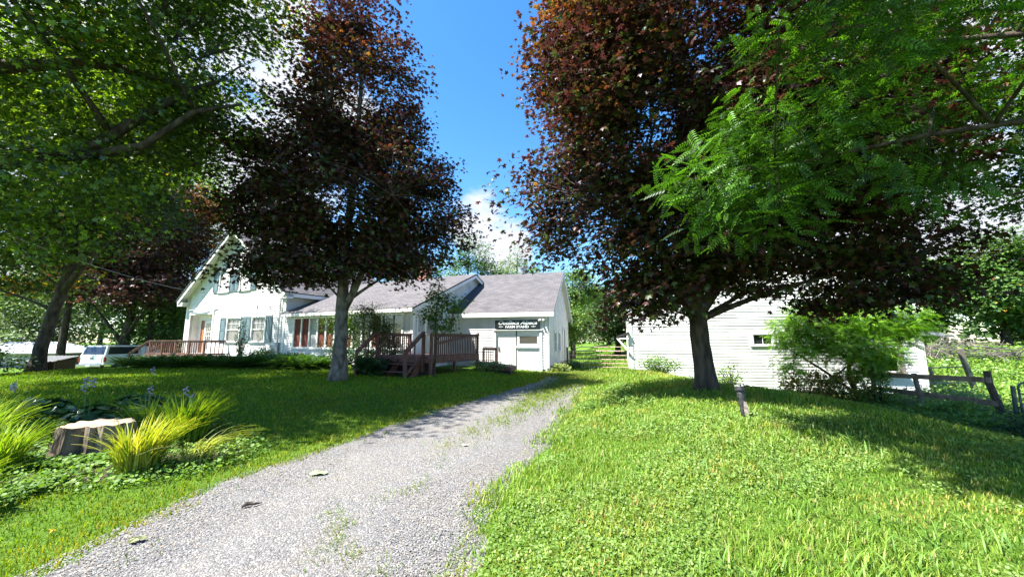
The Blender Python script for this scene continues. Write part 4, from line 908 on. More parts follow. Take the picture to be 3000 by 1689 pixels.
# ---- short railing by the shed wall
sh = empty('short_railing', (0, 0, 0), 0, 'short red brown railing section standing against the white shed wall', 'railing')
A_ = P2(-3.0, .85, .0, (1.75, 18.6), -15); B_ = P2(-2.35, .85, .0, (1.75, 18.6), -15); sh.location = (A_.x, A_.y, .45)
railing(sh, (0, 0, 0), tuple((B_-A_)), h=.92, low=.05, n=6)
# ---- left entry deck of the house
ed = empty('entry_deck', tuple(P2(-1.5, 0, .3)), R(-26), 'dark red railed porch deck outside the left entry door of the farmhouse', 'deck')
DZ = .55
mb = MB(); mb.box(0, 6.6, -1.25, -.06, DZ-.04, DZ); mb.box(0, 6.6, -1.29, -1.25, DZ-.24, DZ-.01); mb.build('deck_boards', WOODR, ed)
for k in range(4): mb = MB(); mb.beam((.1+k*2.1, -1.15, -.6), (.1+k*2.1, -1.15, DZ-.04), .09, .09, (1, 0, 0)); mb.build('deck_post', WOODR, ed)
railing(ed, (.05, -1.2, DZ), (3.3, -1.2, DZ), n=13, posts=(0, .5, 1)); railing(ed, (3.3, -1.2, DZ), (6.55, -1.2, DZ), n=13, posts=(.5, 1)); railing(ed, (6.55, -1.2, DZ), (6.55, -.1, DZ), n=5, posts=()); railing(ed, (.05, -1.2, DZ), (.05, -.1, DZ), n=5, posts=(1,))
rr_ = [( -.1, DZ), (-2.6, DZ-.75)]
for yy in (-1.2, -.2):
    railing(ed, (-.05, yy, DZ), (-2.7, yy, DZ-.85), n=3, posts=(1,), ph=.5)
for k in range(4): mb = MB(); mb.box(-.55-k*.55, -.05-k*.55, -1.1, -.25, DZ-.2-k*.17-.04, DZ-.2-k*.17); mb.build('step', WOODR, ed)

# ---- parked pickup with a cap
pk = empty('pickup_truck', (-29.3, 27.2, g1(-29.3, 27.2)-.02), R(-4), 'white pickup truck with a dark windowed cap over its bed parked behind the entry deck', 'pickup truck')
PWH = mat('truck_white', (.72, .74, .73), .3, (.62, .64, .63), 2); TIRE = mat('tire_rubber', (.02, .02, .02), .85); CHR = mat('chrome_bumper', (.5, .5, .5), .25, metal=.9)
RED = mat('tail_light_red', (.25, .008, .006), .25)
# local: rear at x=0 facing -x?, length along +y (front), width along x
mb = MB(); mb.prism([(0, .45), (5.5, .45), (5.55, .75), (5.5, 1.02), (4.3, 1.12), (0, 1.12)], -.95, .95, axis='x'); mb.build('body', PWH, pk, bevel=.04)
mb = MB(); mb.add([(-.92, 2.45, 1.12), (.92, 2.45, 1.12), (.92, 4.35, 1.12), (-.92, 4.35, 1.12), (-.74, 2.6, 1.74), (.74, 2.6, 1.74), (.74, 3.6, 1.74), (-.74, 3.6, 1.74)], [(0,1,2,3),(4,5,6,7),(0,1,5,4),(1,2,6,5),(2,3,7,6),(3,0,4,7)]); mb.build('cab', PWH, pk, bevel=.04)
mb = MB(); mb.add([(-.93, 0.02, 1.12), (.93, .02, 1.12), (.93, 2.42, 1.12), (-.93, 2.42, 1.12), (-.80, .24, 1.82), (.80, .24, 1.82), (.80, 2.42, 1.82), (-.80, 2.42, 1.82)], [(0,1,2,3),(4,5,6,7),(0,1,5,4),(1,2,6,5),(2,3,7,6),(3,0,4,7)]); cp = mb.build('bed_cap', PWH, pk, bevel=.03)
mb = MB(); mb.add([(-.82, .035, 1.2), (.82, .035, 1.2), (.74, .215, 1.74), (-.74, .215, 1.74)], [(0, 1, 2, 3)]); mb.build('rear_window', GLASS, cp)
for sg in (-1, 1):
    mb = MB(); f_ = lambda t: sg*(.93 - .13*(t-1.12)/.7 + .006)
    mb.add([(f_(1.2), .2, 1.2), (f_(1.2), 2.3, 1.2), (f_(1.72), 2.3, 1.72), (f_(1.72), .34, 1.72)], [(0, 1, 2, 3)]); mb.build('side_window', GLASS, cp)
    mb = MB(); mb.box(sg*.95-.07, sg*.95+.02 if sg > 0 else sg*.95+.07, -.012, .1, .68, 1.0); mb.build('tail_light', RED, pk)
mb = MB(); mb.box(-.76, .76, -.02, .0, .6, 1.08); tg = mb.build('tailgate', PWH, pk, bevel=.008); mb = MB(); mb.box(-.12, .12, -.04, -.02, .9, .97); mb.build('handle', TIRE, tg)
mb = MB(); mb.box(-.93, .93, -.2, -.05, .36, .52); bm_ = mb.build('rear_bumper', CHR, pk, bevel=.02); mb = MB(); mb.box(-.15, .15, -.21, -.2, .38, .5); mb.build('number_plate', PWH, bm_)
for yy in (1.05, 4.45):
    for sg in (-1, 1):
        mb = MB(); mb.tube([(sg*.72, yy, .38), (sg*.96, yy, .38)], .38, 16); w_ = mb.build('wheel', TIRE, pk); mb = MB(); mb.tube([(sg*.93, yy, .38), (sg*.97, yy, .38)], .2, 12); mb.build('rim', CHR, w_)

# ---- white roofed outbuilding and dark lean-to
ob = empty('outbuilding', (-42.8, 31.0, g1(-42, 31)-.1), R(8), 'low outbuilding with a pale metal roof seen either side of the leaning trunk', 'outbuilding')
MROOF, t, b = nodes('metal_roof'); b.inputs['Base Color'].default_value = (.62, .66, .72, 1); b.inputs['Roughness'].default_value = .35; b.inputs['Metallic'].default_value = .3
GREYW = mat('grey_boards', (.38, .38, .37), .8, (.25, .25, .24), 8, stretch=(6, 6, .4))
mb = MB(); mb.box(0, 5.6, 0, 4, -.3, 1.25); mb.build('wall', GREYW, ob)
roof_obj('roof', [((-.4, -.5, 1.25), (6.3, -.5, 1.25), (4.2, 2, 2.15), (0.2, 2, 2.15)), ((6.3, 4.5, 1.25), (-.4, 4.5, 1.25), (.2, 2, 2.15), (4.2, 2, 2.15))], MROOF, ob, .05)
mb = MB(); mb.add([(4.2, 2, 2.15), (6.3, -.5, 1.25), (6.3, 4.5, 1.25)], [(0, 1, 2)]); mb.build('roof_hip', MROOF, ob); mb = MB(); mb.add([(.2, 2, 2.15), (-.4, -.5, 1.25), (-.4, 4.5, 1.25)], [(0, 2, 1)]); mb.build('roof_hip', MROOF, ob)
for k in range(7):
    x0 = .3 + k*.85; mb = MB(); mb.beam((x0, -.5, 1.275), (min(x0, 4.1), 2, 2.17), .03, .03); mb.build('roof_seam', MROOF, ob)
lt = empty('firewood_lean_to', (-28.6, 23.0, g1(-28.6, 23.0)-.05), R(4), 'dark lean to shelter with a wavy roof edge beside the pickup', 'shelter'); lt.scale = (.72, .8, .85)
mb = MB(); v_ = []; f_ = []
for i in range(41):
    x_ = i*.06; v_ += [(x_, -.35, 1.12 + .025*math.sin(i*1.25)), (x_, 1.5, 1.45 + .025*math.sin(i*1.25))]
for i in range(40): f_.append((2*i, 2*i+2, 2*i+3, 2*i+1))
mb.add(v_, f_); mb.build('corrugated_roof', METAL, lt)
mb = MB(); mb.box(.1, 2.3, 1.2, 1.3, -.2, 1.35); mb.box(.05, .12, 0, 1.3, -.2, 1.2); mb.box(2.28, 2.35, 0, 1.3, -.2, 1.2); mb.build('boards', mat('dark_brown_boards', (.05, .025, .018), .9), lt)
for k in range(4):
    mb = MB(); mb.beam((.1+.73*k, -.1, -.2), (.1+.73*k, -.1, 1.12), .07, .07, (1, 0, 0)); mb.build('post', mat('lean_post', (.07, .035, .025), .9), lt)
mb = MB(); mb.box(.15, .75, -.16, -.13, .45, .75); mb.build('grey_panel', GREYW, lt)

# ---- service wire
wpts = []
a_, b_ = Vector((-16.5, 12.3, 5.1)), P2(4.35, .12, 4.55)
for i in range(17):
    t = i/16; p = lerp(a_, b_, t); p.z -= .35*4*t*(1-t); wpts.append(p)
mb = MB(); mb.tube([p - a_ for p in wpts], .012, 4)
wi = mb.build('service_wire', mat('wire_grey', (.3, .3, .3), .6)); wi.location = a_; tag(wi, 'thin grey service wire sloping down through the branches to the farmhouse wall', 'wire')

# ---- pipe gate
PIPE = mat('worn_pipe_paint', (.50, .40, .34), .5, (.30, .13, .09), 14, lo=.4, hi=.55)
g0 = Vector((3.2, 21.7, g1(3.2, 21.7))); g1_ = Vector((6.35, 20.9, g1(6.35, 20.9)))
pg = empty('pipe_gate', tuple(g0), 0, 'pinkish worn tubular farm gate between the shed and the barn', 'gate'); d_ = g1_ - g0; d_.z = 0
mb = MB()
for z in (.14, .34, .55, .77, 1.0): mb.tube([(0, 0, z), tuple(d_ + Vector((0, 0, z)))], .022 if z < 1 else .028, 7)
mb.tube([(0, 0, .14), (0, 0, 1.0)], .024, 7); mb.tube([tuple(d_ + Vector((0, 0, .14))), tuple(d_ + Vector((0, 0, 1.0)))], .024, 7)
mb.build('gate_frame', PIPE, pg)
mb = MB(); mb.tube([tuple(d_*.1 + Vector((0, 0, 1.0))), tuple(d_*.12 + Vector((0, 0, 1.15))), tuple(d_*.2 + Vector((0, 0, 1.22))), tuple(d_*.86 + Vector((0, 0, 1.22))), tuple(d_*.94 + Vector((0, 0, 1.15))), tuple(d_*.96 + Vector((0, 0, 1.0)))], .02, 7); mb.build('top_hoop', PIPE, pg)
mb = MB(); mb.beam(tuple(d_*.5 + Vector((0, -.03, .1))), tuple(d_*.5 + Vector((0, -.03, 1.0))), .04, .02, (1, 0, 0)); mb.build('brace', METAL, pg)
for k, q in enumerate((Vector((-.1, .1, 0)), d_ + Vector((.1, .05, 0)))):
    mb = MB(); mb.tube([tuple(q + Vector((0, 0, -.2))), tuple(q + Vector((0, 0, 1.2)))], .06, 8); mb.build('post', WOODD, pg)

# ---- rail fence on the right
fp = Vector((13.35, 11.0, -.42)); fe = Vector((13.4, 14.6, -.35)); fm = Vector((13.15, 13.0, -.4))
rf = empty('rail_fence', tuple(fp), 0, 'weathered two board fence with wire mesh running back towards the barn', 'fence')
def rel(v): return tuple(Vector(v) - fp)
mb = MB(); mb.tube([rel((13.5, 10.95, -.7)), rel((13.45, 10.95, -.1)), rel((13.34, 11.0, .5)), rel((13.33, 11.0, .84))], [.095, .088, .085, .075], 9, wob=.2); mb.build('post', mat('dark_post', (.075, .06, .05), .9, (.03, .025, .02), 9, 5, .8, 25), rf)
mb = MB(); mb.beam(rel((13.45, 12.95, -.75)), rel((13.33, 13.0, .62)), .1, .09, (1, 0, 0)); mb.build('post', WOODD, rf)
mb = MB(); mb.beam(rel((13.45, 14.6, -.7)), rel((13.4, 14.6, .55)), .1, .09, (1, 0, 0)); mb.build('post', WOODD, rf)
mb = MB(); mb.beam(rel((13.28, 10.9, .60)), rel((13.26, 14.7, .45)), .04, .15); mb.build('rail', WOODD, rf)
mb = MB(); mb.beam(rel((13.36, 10.9, -.03)), rel((13.30, 14.6, -.03)), .04, .15); mb.build('rail', WOODD, rf)
MESHW = mat('galvanised_wire', (.40, .44, .44), .45, metal=.5)
mb = MB()
for k in range(-8, 40):
    for sg in (1, -1):
        y0 = k*.1; p0 = (y0, -.45); p1 = (y0 + sg*1.0, .55)
        # clip to 0..3.6
        pa = list(p0); pb = list(p1)
        if sg < 0: pa, pb = [y0, -.45], [y0-1.0, .55]
        t0, t1 = 0., 1.
        dy = pb[0]-pa[0]
        for lim, sg2 in ((.05, 1), (3.6, -1)):
            v0 = (pa[0]-lim)*sg2; v1 = (pb[0]-lim)*sg2
            if v0 < 0 and v1 < 0: t0 = 2
            elif v0 < 0: t0 = max(t0, -v0/(v1-v0))
            elif v1 < 0: t1 = min(t1, v0/(v0-v1))
        if t0 >= t1: continue
        q0 = (pa[0]+dy*t0, pa[1]+t0); q1 = (pa[0]+dy*t1, pa[1]+t1)
        mb.beam((.02 + .02*(q0[0]/3.6), q0[0], q0[1]+.42), (.02 + .02*(q1[0]/3.6), q1[0], q1[1]+.42), .0035, .0035, (1, 0, 0))
mb.build('wire_mesh', MESHW, rf)

# ---- dark tube gate at the right edge
tg = empty('tube_gate', (13.75, 10.7, g1(13.7, 10.7)), R(-28), 'dark tubular steel gate cut off by the right edge of the frame', 'gate')
GP = mat('dark_gate_paint', (.05, .085, .09), .4, (.03, .04, .04), 8)
mb = MB(); mb.tube([(0, 0, .0), (0, 0, .98), (.04, 0, 1.06), (.12, 0, 1.1), (3.2, 0, 1.1), (3.28, 0, 1.05), (3.3, 0, .98), (3.3, 0, .0), (0, 0, 0)], .028, 8)
for z in (.27, .52, .8): mb.tube([(0, 0, z), (3.3, 0, z)], .02, 7)
mb.build('gate_frame', GP, tg)
mb = MB(); mb.tube([(-.12, 0, -.4), (-.1, 0, 1.0)], .05, 8); mb.build('hinge_post', GP, tg)
for k in range(3):
    mb = MB(); x_ = .8 + k*.85; mb.beam((x_, .03, .0), (x_, .03, 1.1), .03, .01, (1, 0, 0)); mb.build('upright', GP, tg)

# ---- paddock frame beyond the barn
pf = Vector((19.3, 17.3, g1(19.3, 17.3)))
pd = empty('paddock_frame', tuple(pf), 0, 'leaning grey timber post with thin rails just past the barn corner', 'fence')
mb = MB(); mb.beam((1.15, 0, -.3), (.62, 0, 2.1), .17, .13, (0, 1, 0)); mb.build('leaning_post', WOODD, pd)
mb = MB(); mb.beam((-.45, .1, -.2), (-.72, .1, 1.3), .09, .08, (0, 1, 0)); mb.build('post', WOODD, pd)
for z, zz2 in ((1.22, 1.32), (.62, .62), (.0, .02)):
    mb = MB(); mb.beam((-1.7, .05, z), (.95, .05, zz2), .06, .05); mb.build('rail', WOODD, pd)
# small roof beyond the barn
cs = empty('field_shelter', (28.6, 27.3, g1(28.6, 27.3)-.1), R(-8), 'tiny dark roofed shelter peeking out past the barn corner', 'shelter')
mb = MB(); mb.add([(-1.6, -1, 1.75), (1.4, -1, 1.75), (1.4, 1, 2.3), (-1.6, 1, 2.3), (-1.6, -1, 1.66), (1.4, -1, 1.66), (1.4, 1, 2.2), (-1.6, 1, 2.2)], [(0,1,2,3),(7,6,5,4),(0,4,5,1),(1,5,6,2),(2,6,7,3),(3,7,4,0)]); mb.build('roof', mat('slate_roof', (.09, .10, .11), .7), cs)
for x_ in (-1.3, 1.1):
    for y_ in (-.8, .8):
        mb = MB(); mb.beam((x_, y_, -.3), (x_, y_, 1.75), .1, .1, (1, 0, 0)); mb.build('post', WOODD, cs)
mb = MB(); mb.box(-1.3, 1.1, .75, .8, 0, 1.9); mb.build('back_wall', DARK, cs)
# brush pile of bare grey branches
bp0 = Vector((29.6, 25.5, g1(29.6, 25.5))); mb = MB(); r_ = random.Random(5)
for k in range(150):
    x0 = r_.uniform(-3.2, 3.4); h = .2 + 1.4*math.exp(-((x0+.2)/2.4)**2)*r_.random() + .2
    p = Vector((x0, r_.uniform(-.8, .8), h)); d = Vector((r_.uniform(-1, 1), r_.uniform(-.5, .5), r_.uniform(-.15, .42))).normalized()*r_.uniform(.8, 2.6)
    mb.tube([p - d*.5, p + Vector((0, 0, r_.uniform(-.1, .15))), p + d*.5], [.035, .022, .008], 4, cap=False)
bpil = mb.build('brush_pile', mat('dead_branch', (.16, .14, .12), .9, (.09, .08, .07), 6)); bpil.location = bp0; tag(bpil, 'heap of bare grey dead branches beyond the barn corner', 'brush pile')

# ---- old well pipe on the bank
wx, wy = 3.95, 6.75; wl = empty('well_pipe', (wx, wy, g1(wx, wy)), 0, 'short tarred standpipe with a bolted cap and a rusted open front, below the right maple', 'standpipe')
TAR = mat('tarred_pipe', (.06, .06, .065), .6, (.018, .018, .02), 14, 5, .5, 30, lo=.4, hi=.8); RUST = mat('pale_rust', (.5, .42, .35), .8, (.2, .12, .08), 18)
mb = MB(); n = 18; v_ = []; f_ = []
hs_ = [(-.1, .048), (.05, .05), (.14, .054), (.24, .058), (.36, .062), (.47, .064)]
for z, r0 in hs_:
    for k in range(n):
        a = 2*math.pi*k/n; v_.append((r0*math.sin(a), -r0*math.cos(a), z))
for i in range(len(hs_)-1):
    for k in range(n):
        if i < 2 and k in (0, n-1): continue
        f_.append((i*n+k, i*n+(k+1) % n, (i+1)*n+(k+1) % n, (i+1)*n+k))
mb.add(v_, f_); bdy = mb.build('pipe', TAR, wl, smooth=True); sld = bdy.modifiers.new('thick', 'SOLIDIFY'); sld.thickness = .008
mb = MB(); mb.tube([(0, 0, .44), (0, 0, .455)], .082, 18); mb.tube([(0, 0, .456), (0, 0, .50)], .076, 18); cp = mb.build('cap', TAR, wl)
for k in range(5):
    a = k*2*math.pi/5 + .3; mb = MB(); mb.tube([(.06*math.cos(a), .06*math.sin(a), .50), (.06*math.cos(a), .06*math.sin(a), .525)], .016, 6); mb.build('bolt', mat('pale_bolt', (.45, .44, .4), .5) if k == 0 else bpy.data.materials['pale_bolt'], cp)
mb = MB(); mb.prism([(-.028, .03), (.03, .03), (.045, .16), (.03, .24), (-.012, .26), (-.032, .14)], -.068, -.074); mb.build('rusted_patch', RUST, wl)
mb = MB(); mb.box(-.07, .07, .0, .05, .455, .475)
mb.tube([(-.08, -.01, .33), (.08, -.01, .33)], .012, 6); mb.build('strap', TAR, wl)
wl.rotation_euler = (R(-3), R(-4), 0)

# ---- tree stump
stx, sty = -6.0, 5.8; stz = g1(stx, sty)
st = empty('tree_stump', (stx, sty, stz), 0, 'weathered grey stump with a flat sawn top among the daylilies', 'stump')
SB = mat('stump_bark', (.22, .165, .12), .95, (.03, .02, .014), 5, 7, 1.0, 18, stretch=(1, 1, .3), lo=.4, hi=.6)
m, t, b = nodes('stump_top'); b.inputs['Roughness'].default_value = .85
tcn = t.nodes.new('ShaderNodeTexCoord'); wv_ = t.nodes.new('ShaderNodeTexWave'); wv_.wave_type = 'RINGS'; wv_.rings_direction = 'Z'; wv_.inputs['Scale'].default_value = 14; wv_.inputs['Distortion'].default_value = 3; wv_.inputs['Detail'].default_value = 3
t.links.new(tcn.outputs['Object'], wv_.inputs[0]); r = t.nodes.new('ShaderNodeValToRGB'); r.color_ramp.elements[0].color = (.22, .155, .10, 1); r.color_ramp.elements[1].color = (.40, .31, .22, 1); t.links.new(wv_.outputs[0], r.inputs[0]); t.links.new(r.outputs[0], b.inputs['Base Color']); STOP = m
n = 72; v_ = []; rr_ = []
for k in range(n):
    a = 2*math.pi*k/n; r0 = .37 + .025*math.sin(3*a+1) + .015*math.sin(7*a) + .008*math.sin(17*a)
    r0 -= .16*math.exp(-((k-56)/1.6)**2) + .07*math.exp(-((k-49)/1.2)**2) + .05*math.exp(-((k-62)/1.0)**2)
    r0 += .008*math.sin(k*1.9)
    rr_.append(r0)
lv = [(-.1, 1.28), (.0, 1.2), (.08, 1.08), (.2, 1.02), (.34, 1.0), (.405, .985)]
for z, s_ in lv:
    for k in range(n):
        a = 2*math.pi*k/n; rr2 = rr_[k]*s_*(1+.04*noise.noise(Vector((k*.9, z*9, 0)))); v_.append((rr2*math.cos(a)*1.1, rr2*math.sin(a), z + (.012*math.sin(k) if z > .4 else 0)))
f_ = [(i*n+k, i*n+(k+1) % n, (i+1)*n+(k+1) % n, (i+1)*n+k) for i in range(len(lv)-1) for k in range(n)]
mb = MB(); mb.add(v_, f_); mb.build('bark', SB, st)
tv = v_[-n:]; mb = MB(); mb.add([(0, 0, .41)] + [(x*.97, y*.97, z+.003) for x, y, z in tv], [(0, k+1, (k+1) % n + 1) for k in range(n)]); mb.build('sawn_top', STOP, st)

# ---- leaf and twig lying on the drive
def ground_leaf(name, label, x, y, s, rot, c, big=True):
    o = empty(name, (x, y, g1(x, y)+.03), rot, label, 'leaf')
    mt = mat(name+'_skin', c, .6, tuple(q*.8 for q in c), 10); n = 12
    vs = [(0, 0, .02)] + [(s*math.cos(2*math.pi*k/n)*(1+.12*math.cos(6*math.pi*k/n)), s*.62*math.sin(2*math.pi*k/n), .01+.012*math.sin(k*2.1)) for k in range(n)]
    mb = MB(); mb.add(vs, [(0, k+1, (k+1) % n+1) for k in range(n)]); mb.build('leaf_blade', mt, o)
    mb = MB(); mb.tube([(-s*.9, 0, .028), (s*.5, 0, .026)], .003, 4); mb.build('leaf_stalk', mt, o)
ground_leaf('fallen_leaf', 'large pale green leaf lying flat on the left side of the gravel', -2.42, 5.05, .11, .1, (.28, .36, .16))
ground_leaf('fallen_leaf', 'small tan leaf lying in the middle of the gravel drive', -.75, 6.35, .06, .3, (.45, .38, .26))
ground_leaf('fallen_leaf', 'olive green leaf on the gravel near the bottom left of the drive', -3.1, 3.42, .06, .6, (.16, .18, .06))
ground_leaf('fallen_leaf', 'small yellow leaf on the grass edge at the bottom left', -3.95, 3.55, .022, .6, (.7, .45, .03))
tw = empty('fallen_twig', (-2.62, 4.1, g1(-2.62, 4.1)+.02), .5, 'dark curled piece of bark lying on the gravel near the left verge', 'twig')
mb = MB(); mb.tube([(-.07, 0, .01), (-.02, .015, .03), (.04, -.005, .02), (.1, .03, .012)], [.012, .018, .012, .003], 6, wob=.5); mb.tube([(-.02, .015, .03), (-.05, .05, .04)], [.009, .002], 5); mb.build('bark_piece', BARK, tw)
# hoop on the wall by the ell
hp = P2(ex-.0, -2.45, 2.35); ho = empty('wall_hoop', tuple(hp + Vector((.16, -.05, 0))), R(-20), 'thin brown hoop hanging on the wall where the ell meets the shed', 'hoop')
mb = MB(); mb.tube([(.14*math.cos(a), 0, .2*math.sin(a)) for a in [2*math.pi*k/20 for k in range(21)]], .014, 6, cap=False); mb.build('ring', WOODR, ho)

# ================================================================ LAWN, WEEDS, BEDS
rng = np.random.default_rng(99)
def in_house(x, y):
    def loc(o, a, px_, py_):
        c_, s_ = math.cos(R(a)), math.sin(R(a)); dx = px_-o[0]; dy = py_-o[1]; return dx*c_ + dy*s_, -dx*s_ + dy*c_
    a, b_ = loc(H0, -26, x, y); r = (a > -.05) & (a < ex+.05) & (b_ > -.02) & (b_ < 9)
    r |= (a > ex) & (a < ex+DW) & (b_ > -DN-.9) & (b_ < 2)
    a, b_ = loc((1.75, 18.6), -15, x, y); r |= (a > -5.5) & (a < 0.02) & (b_ > -.02) & (b_ < 8)
    a, b_ = loc((6.05, 20), -16, x, y); r |= (a > 0) & (a < 12) & (b_ > -.02) & (b_ < 15)
    return r | (np.hypot(x-stx, y-sty) < .5)
def blades(name, label, n, fx, fy, hfun, wfun, colf, drive_keep=0.0, lean=.5, kind='stuff', cat='grass'):
    x = fx(n); y = fy(n)
    inside = np.minimum(x - xl(y), xr(y) - x) + .16*(vnoise(x, y, 2.2, 21) - .5)*2 + .10*(vnoise(x, y, 8, 22)-.5)*2
    inside = np.where(y > 18.5, -1, inside)
    keep = (inside < .02) | (rng.random(n) < drive_keep * np.exp(-np.maximum(inside, 0)/.12))
    vis = (np.abs(x) < 1.5*y + 2.5) & (y > .8)
    keep &= ~in_house(x, y) & vis
    x = x[keep]; y = y[keep]; n = len(x); z = G(x, y)
    nrm0 = rng.standard_normal((n, 3)); nrm0[:, 2] = 0; side = unit(nrm0)
    ld = rng.standard_normal((n, 3)); ld[:, 2] = 0; fwd = np.stack([-side[:, 1], side[:, 0], np.zeros(n)], -1)
    h = hfun(x, y, n); wd = wfun(x, y, n); ln = lean * rng.uniform(.2, 1.4, n)
    T, F = BLADE
    V = np.stack([x, y, z - .004], -1)[:, None, :] + T[None, :, 0:1]*side[:, None, :]*wd[:, None, None] + T[None, :, 1:2]*fwd[:, None, :]*(h*ln)[:, None, None] + T[None, :, 2:3]*np.array([0, 0, 1])*h[:, None, None]
    o = make_instanced(name, GM, V, F, len(T), colf(x, y, n)); return tag(o, label, cat, kind=kind)
LG = [(.10, .21, .010), (.145, .26, .013), (.08, .155, .010), (.205, .285, .018), (.26, .25, .05)]
def lawn_col(x, y, n):
    c = palette(n, LG, [3, 3, 2, 2, .5], .15)
    v = vnoise(x, y, .6, 31); v2 = vnoise(x, y, 2.3, 32)
    edge = np.clip(1 - np.minimum(np.abs(x - xl(y)), np.abs(x - xr(y)))/.8, 0, 1)
    c *= (.82 + .36*v + .15*(v2-.5))[:, None]
    c[:, 0] *= 1 + .35*edge + .25*(v2 > .62); return np.clip(c, .002, 1)
def bank_col(x, y, n):
    c = palette(n, [(.13, .24, .022), (.175, .29, .032), (.095, .19, .02), (.23, .31, .055), (.32, .27, .11), (.29, .335, .08)], [3, 3, 2, 2, .7, 1.6], .2)
    v = vnoise(x, y, .9, 33); c *= (.85 + .3*v)[:, None]; d = vnoise(x, y, 1.6, 34) > .68; c[d] *= np.array([1.35, 1.05, 1.2]); return np.clip(c, .002, 1)
def near(a, b, p): return lambda n: a + (b-a)*rng.random(n)**p
# left lawn
def leftx(n): return None
def mk_left(n, y0, y1, p):
    y = y0 + (y1-y0)*rng.random(n)**p; x = xl(y) + .35 - (1.45*y + 3.0)*rng.random(n)**1.15; return x, y
def mk_right(n, y0, y1, p, wx=1.4):
    y = y0 + (y1-y0)*rng.random(n)**p; x = xr(y) - .3 + (wx*y + 1.5)*rng.random(n); return x, y
def scat(name, label, xy, h, wd, col, **k):
    x, y = xy; it = iter((x, y)); return blades(name, label, len(x), lambda n: x, lambda n: y, h, wd, col, **k)
dist = lambda x, y: np.hypot(x, y)
hs_l = lambda x, y, n: (.032 + .0022*y) * rng.uniform(.5, 1.5, n)
ws_l = lambda x, y, n: (.0035 + .00135*y) * rng.uniform(.7, 1.3, n)
scat('lawn_grass', 'short mown bright green grass of the lawn left of the drive', mk_left(170000, 2.4, 19, 1.25), hs_l, ws_l, lawn_col, drive_keep=.35, lean=.7)
hs_r = lambda x, y, n: (.022 + .0028*y) * rng.uniform(.4, 1.7, n) * (1 + .7*(vnoise(x, y, 1.3, 41) > .66))
ws_r = lambda x, y, n: (.0045 + .0014*y) * rng.uniform(.7, 1.4, n)
scat('bank_grass', 'longer tufted grass over the bank right of the drive', mk_right(185000, 1.9, 20, 1.35), hs_r, ws_r, bank_col, drive_keep=.35, lean=.9)
# broad strips of far grass (pasture, meadow)
def mk_far(n):
    y = 19 + 40*rng.random(n)**1.3; x = -1 + (y*1.45 + 1)*rng.random(n); return x, y
scat('pasture_grass', 'sunlit pasture and meadow grass beyond the buildings', mk_far(60000), lambda x, y, n: .10*rng.uniform(.5, 1.8, n)*(1+(x > 20)*1.6), lambda x, y, n: (.01+.0016*y)*rng.uniform(.7, 1.4, n), lambda x, y, n: palette(n, [(.13, .24, .03), (.17, .28, .04), (.10, .19, .03), (.24, .26, .07)], [3, 3, 2, 1], .15)*(.8+.4*vnoise(x, y, .4, 35))[:, None], lean=.7)
# tufts along the crown of the drive
pts = []
for (cx, cy, r_, k) in [(.45, 10.2, .35, 620), (.8, 11.3, .38, 750), (1.2, 12.4, .42, 850), (1.6, 13.6, .5, 1000), (.1, 9.2, .32, 460), (-.3, 8.2, .32, 330), (-.65, 7.3, .26, 190), (-1.0, 6.4, .25, 110), (1.6, 12.0, .9, 300), (.6, 11.5, 1.0, 260), (-1.55, 3.75, .12, 60), (-1.75, 3.98, .1, 45), (-1.5, 3.5, .1, 60), (-1.45, 3.28, .11, 80), (-1.25, 3.2, .1, 70), (-1.35, 4.3, .1, 40), (-1.15, 4.55, .1, 40), (-1.0, 4.75, .08, 30),
                        (-.95, 2.95, .12, 70), (-1.0, 5.6, .2, 35), (-.5, 6.6, .25, 50), (-2.3, 4.9, .2, 20), (2.2, 14.8, .5, 1100), (2.6, 16.0, .6, 1500), (2.9, 17.4, .8, 1900), (.9, 7.6, .2, 50), (-.3, 4.2, .15, 30), (-2.9, 3.2, .15, 25), (2.4, 18.2, 1.0, 2200)]:
    pts.append(np.stack([cx + r_*rng.standard_normal(k)*.7, cy + r_*rng.standard_normal(k)*1.1], -1))
pts = np.concatenate(pts); px_, py_ = pts[:, 0], pts[:, 1]; n = len(px_)
side = rng.standard_normal((n, 3)); side[:, 2] = 0; side = unit(side); fwd = np.stack([-side[:, 1], side[:, 0], np.zeros(n)], -1)
h = (.03 + .003*py_)*rng.uniform(.6, 1.5, n); wd = (.003 + .0012*py_)*rng.uniform(.7, 1.3, n); T, F = BLADE
V = np.stack([px_, py_, G(px_, py_)+.01], -1)[:, None, :] + T[None, :, 0:1]*side[:, None, :]*wd[:, None, None] + T[None, :, 1:2]*fwd[:, None, :]*(h*1.3)[:, None, None] + T[None, :, 2:3]*np.array([0, 0, 1])*h[:, None, None]
tag(make_instanced('drive_tufts', GM, V, F, len(T), palette(n, [(.14, .2, .03), (.10, .18, .025), (.22, .22, .05)], [3, 3, 2])), 'sparse grass tufts growing up through the gravel of the drive', 'grass', kind='stuff')

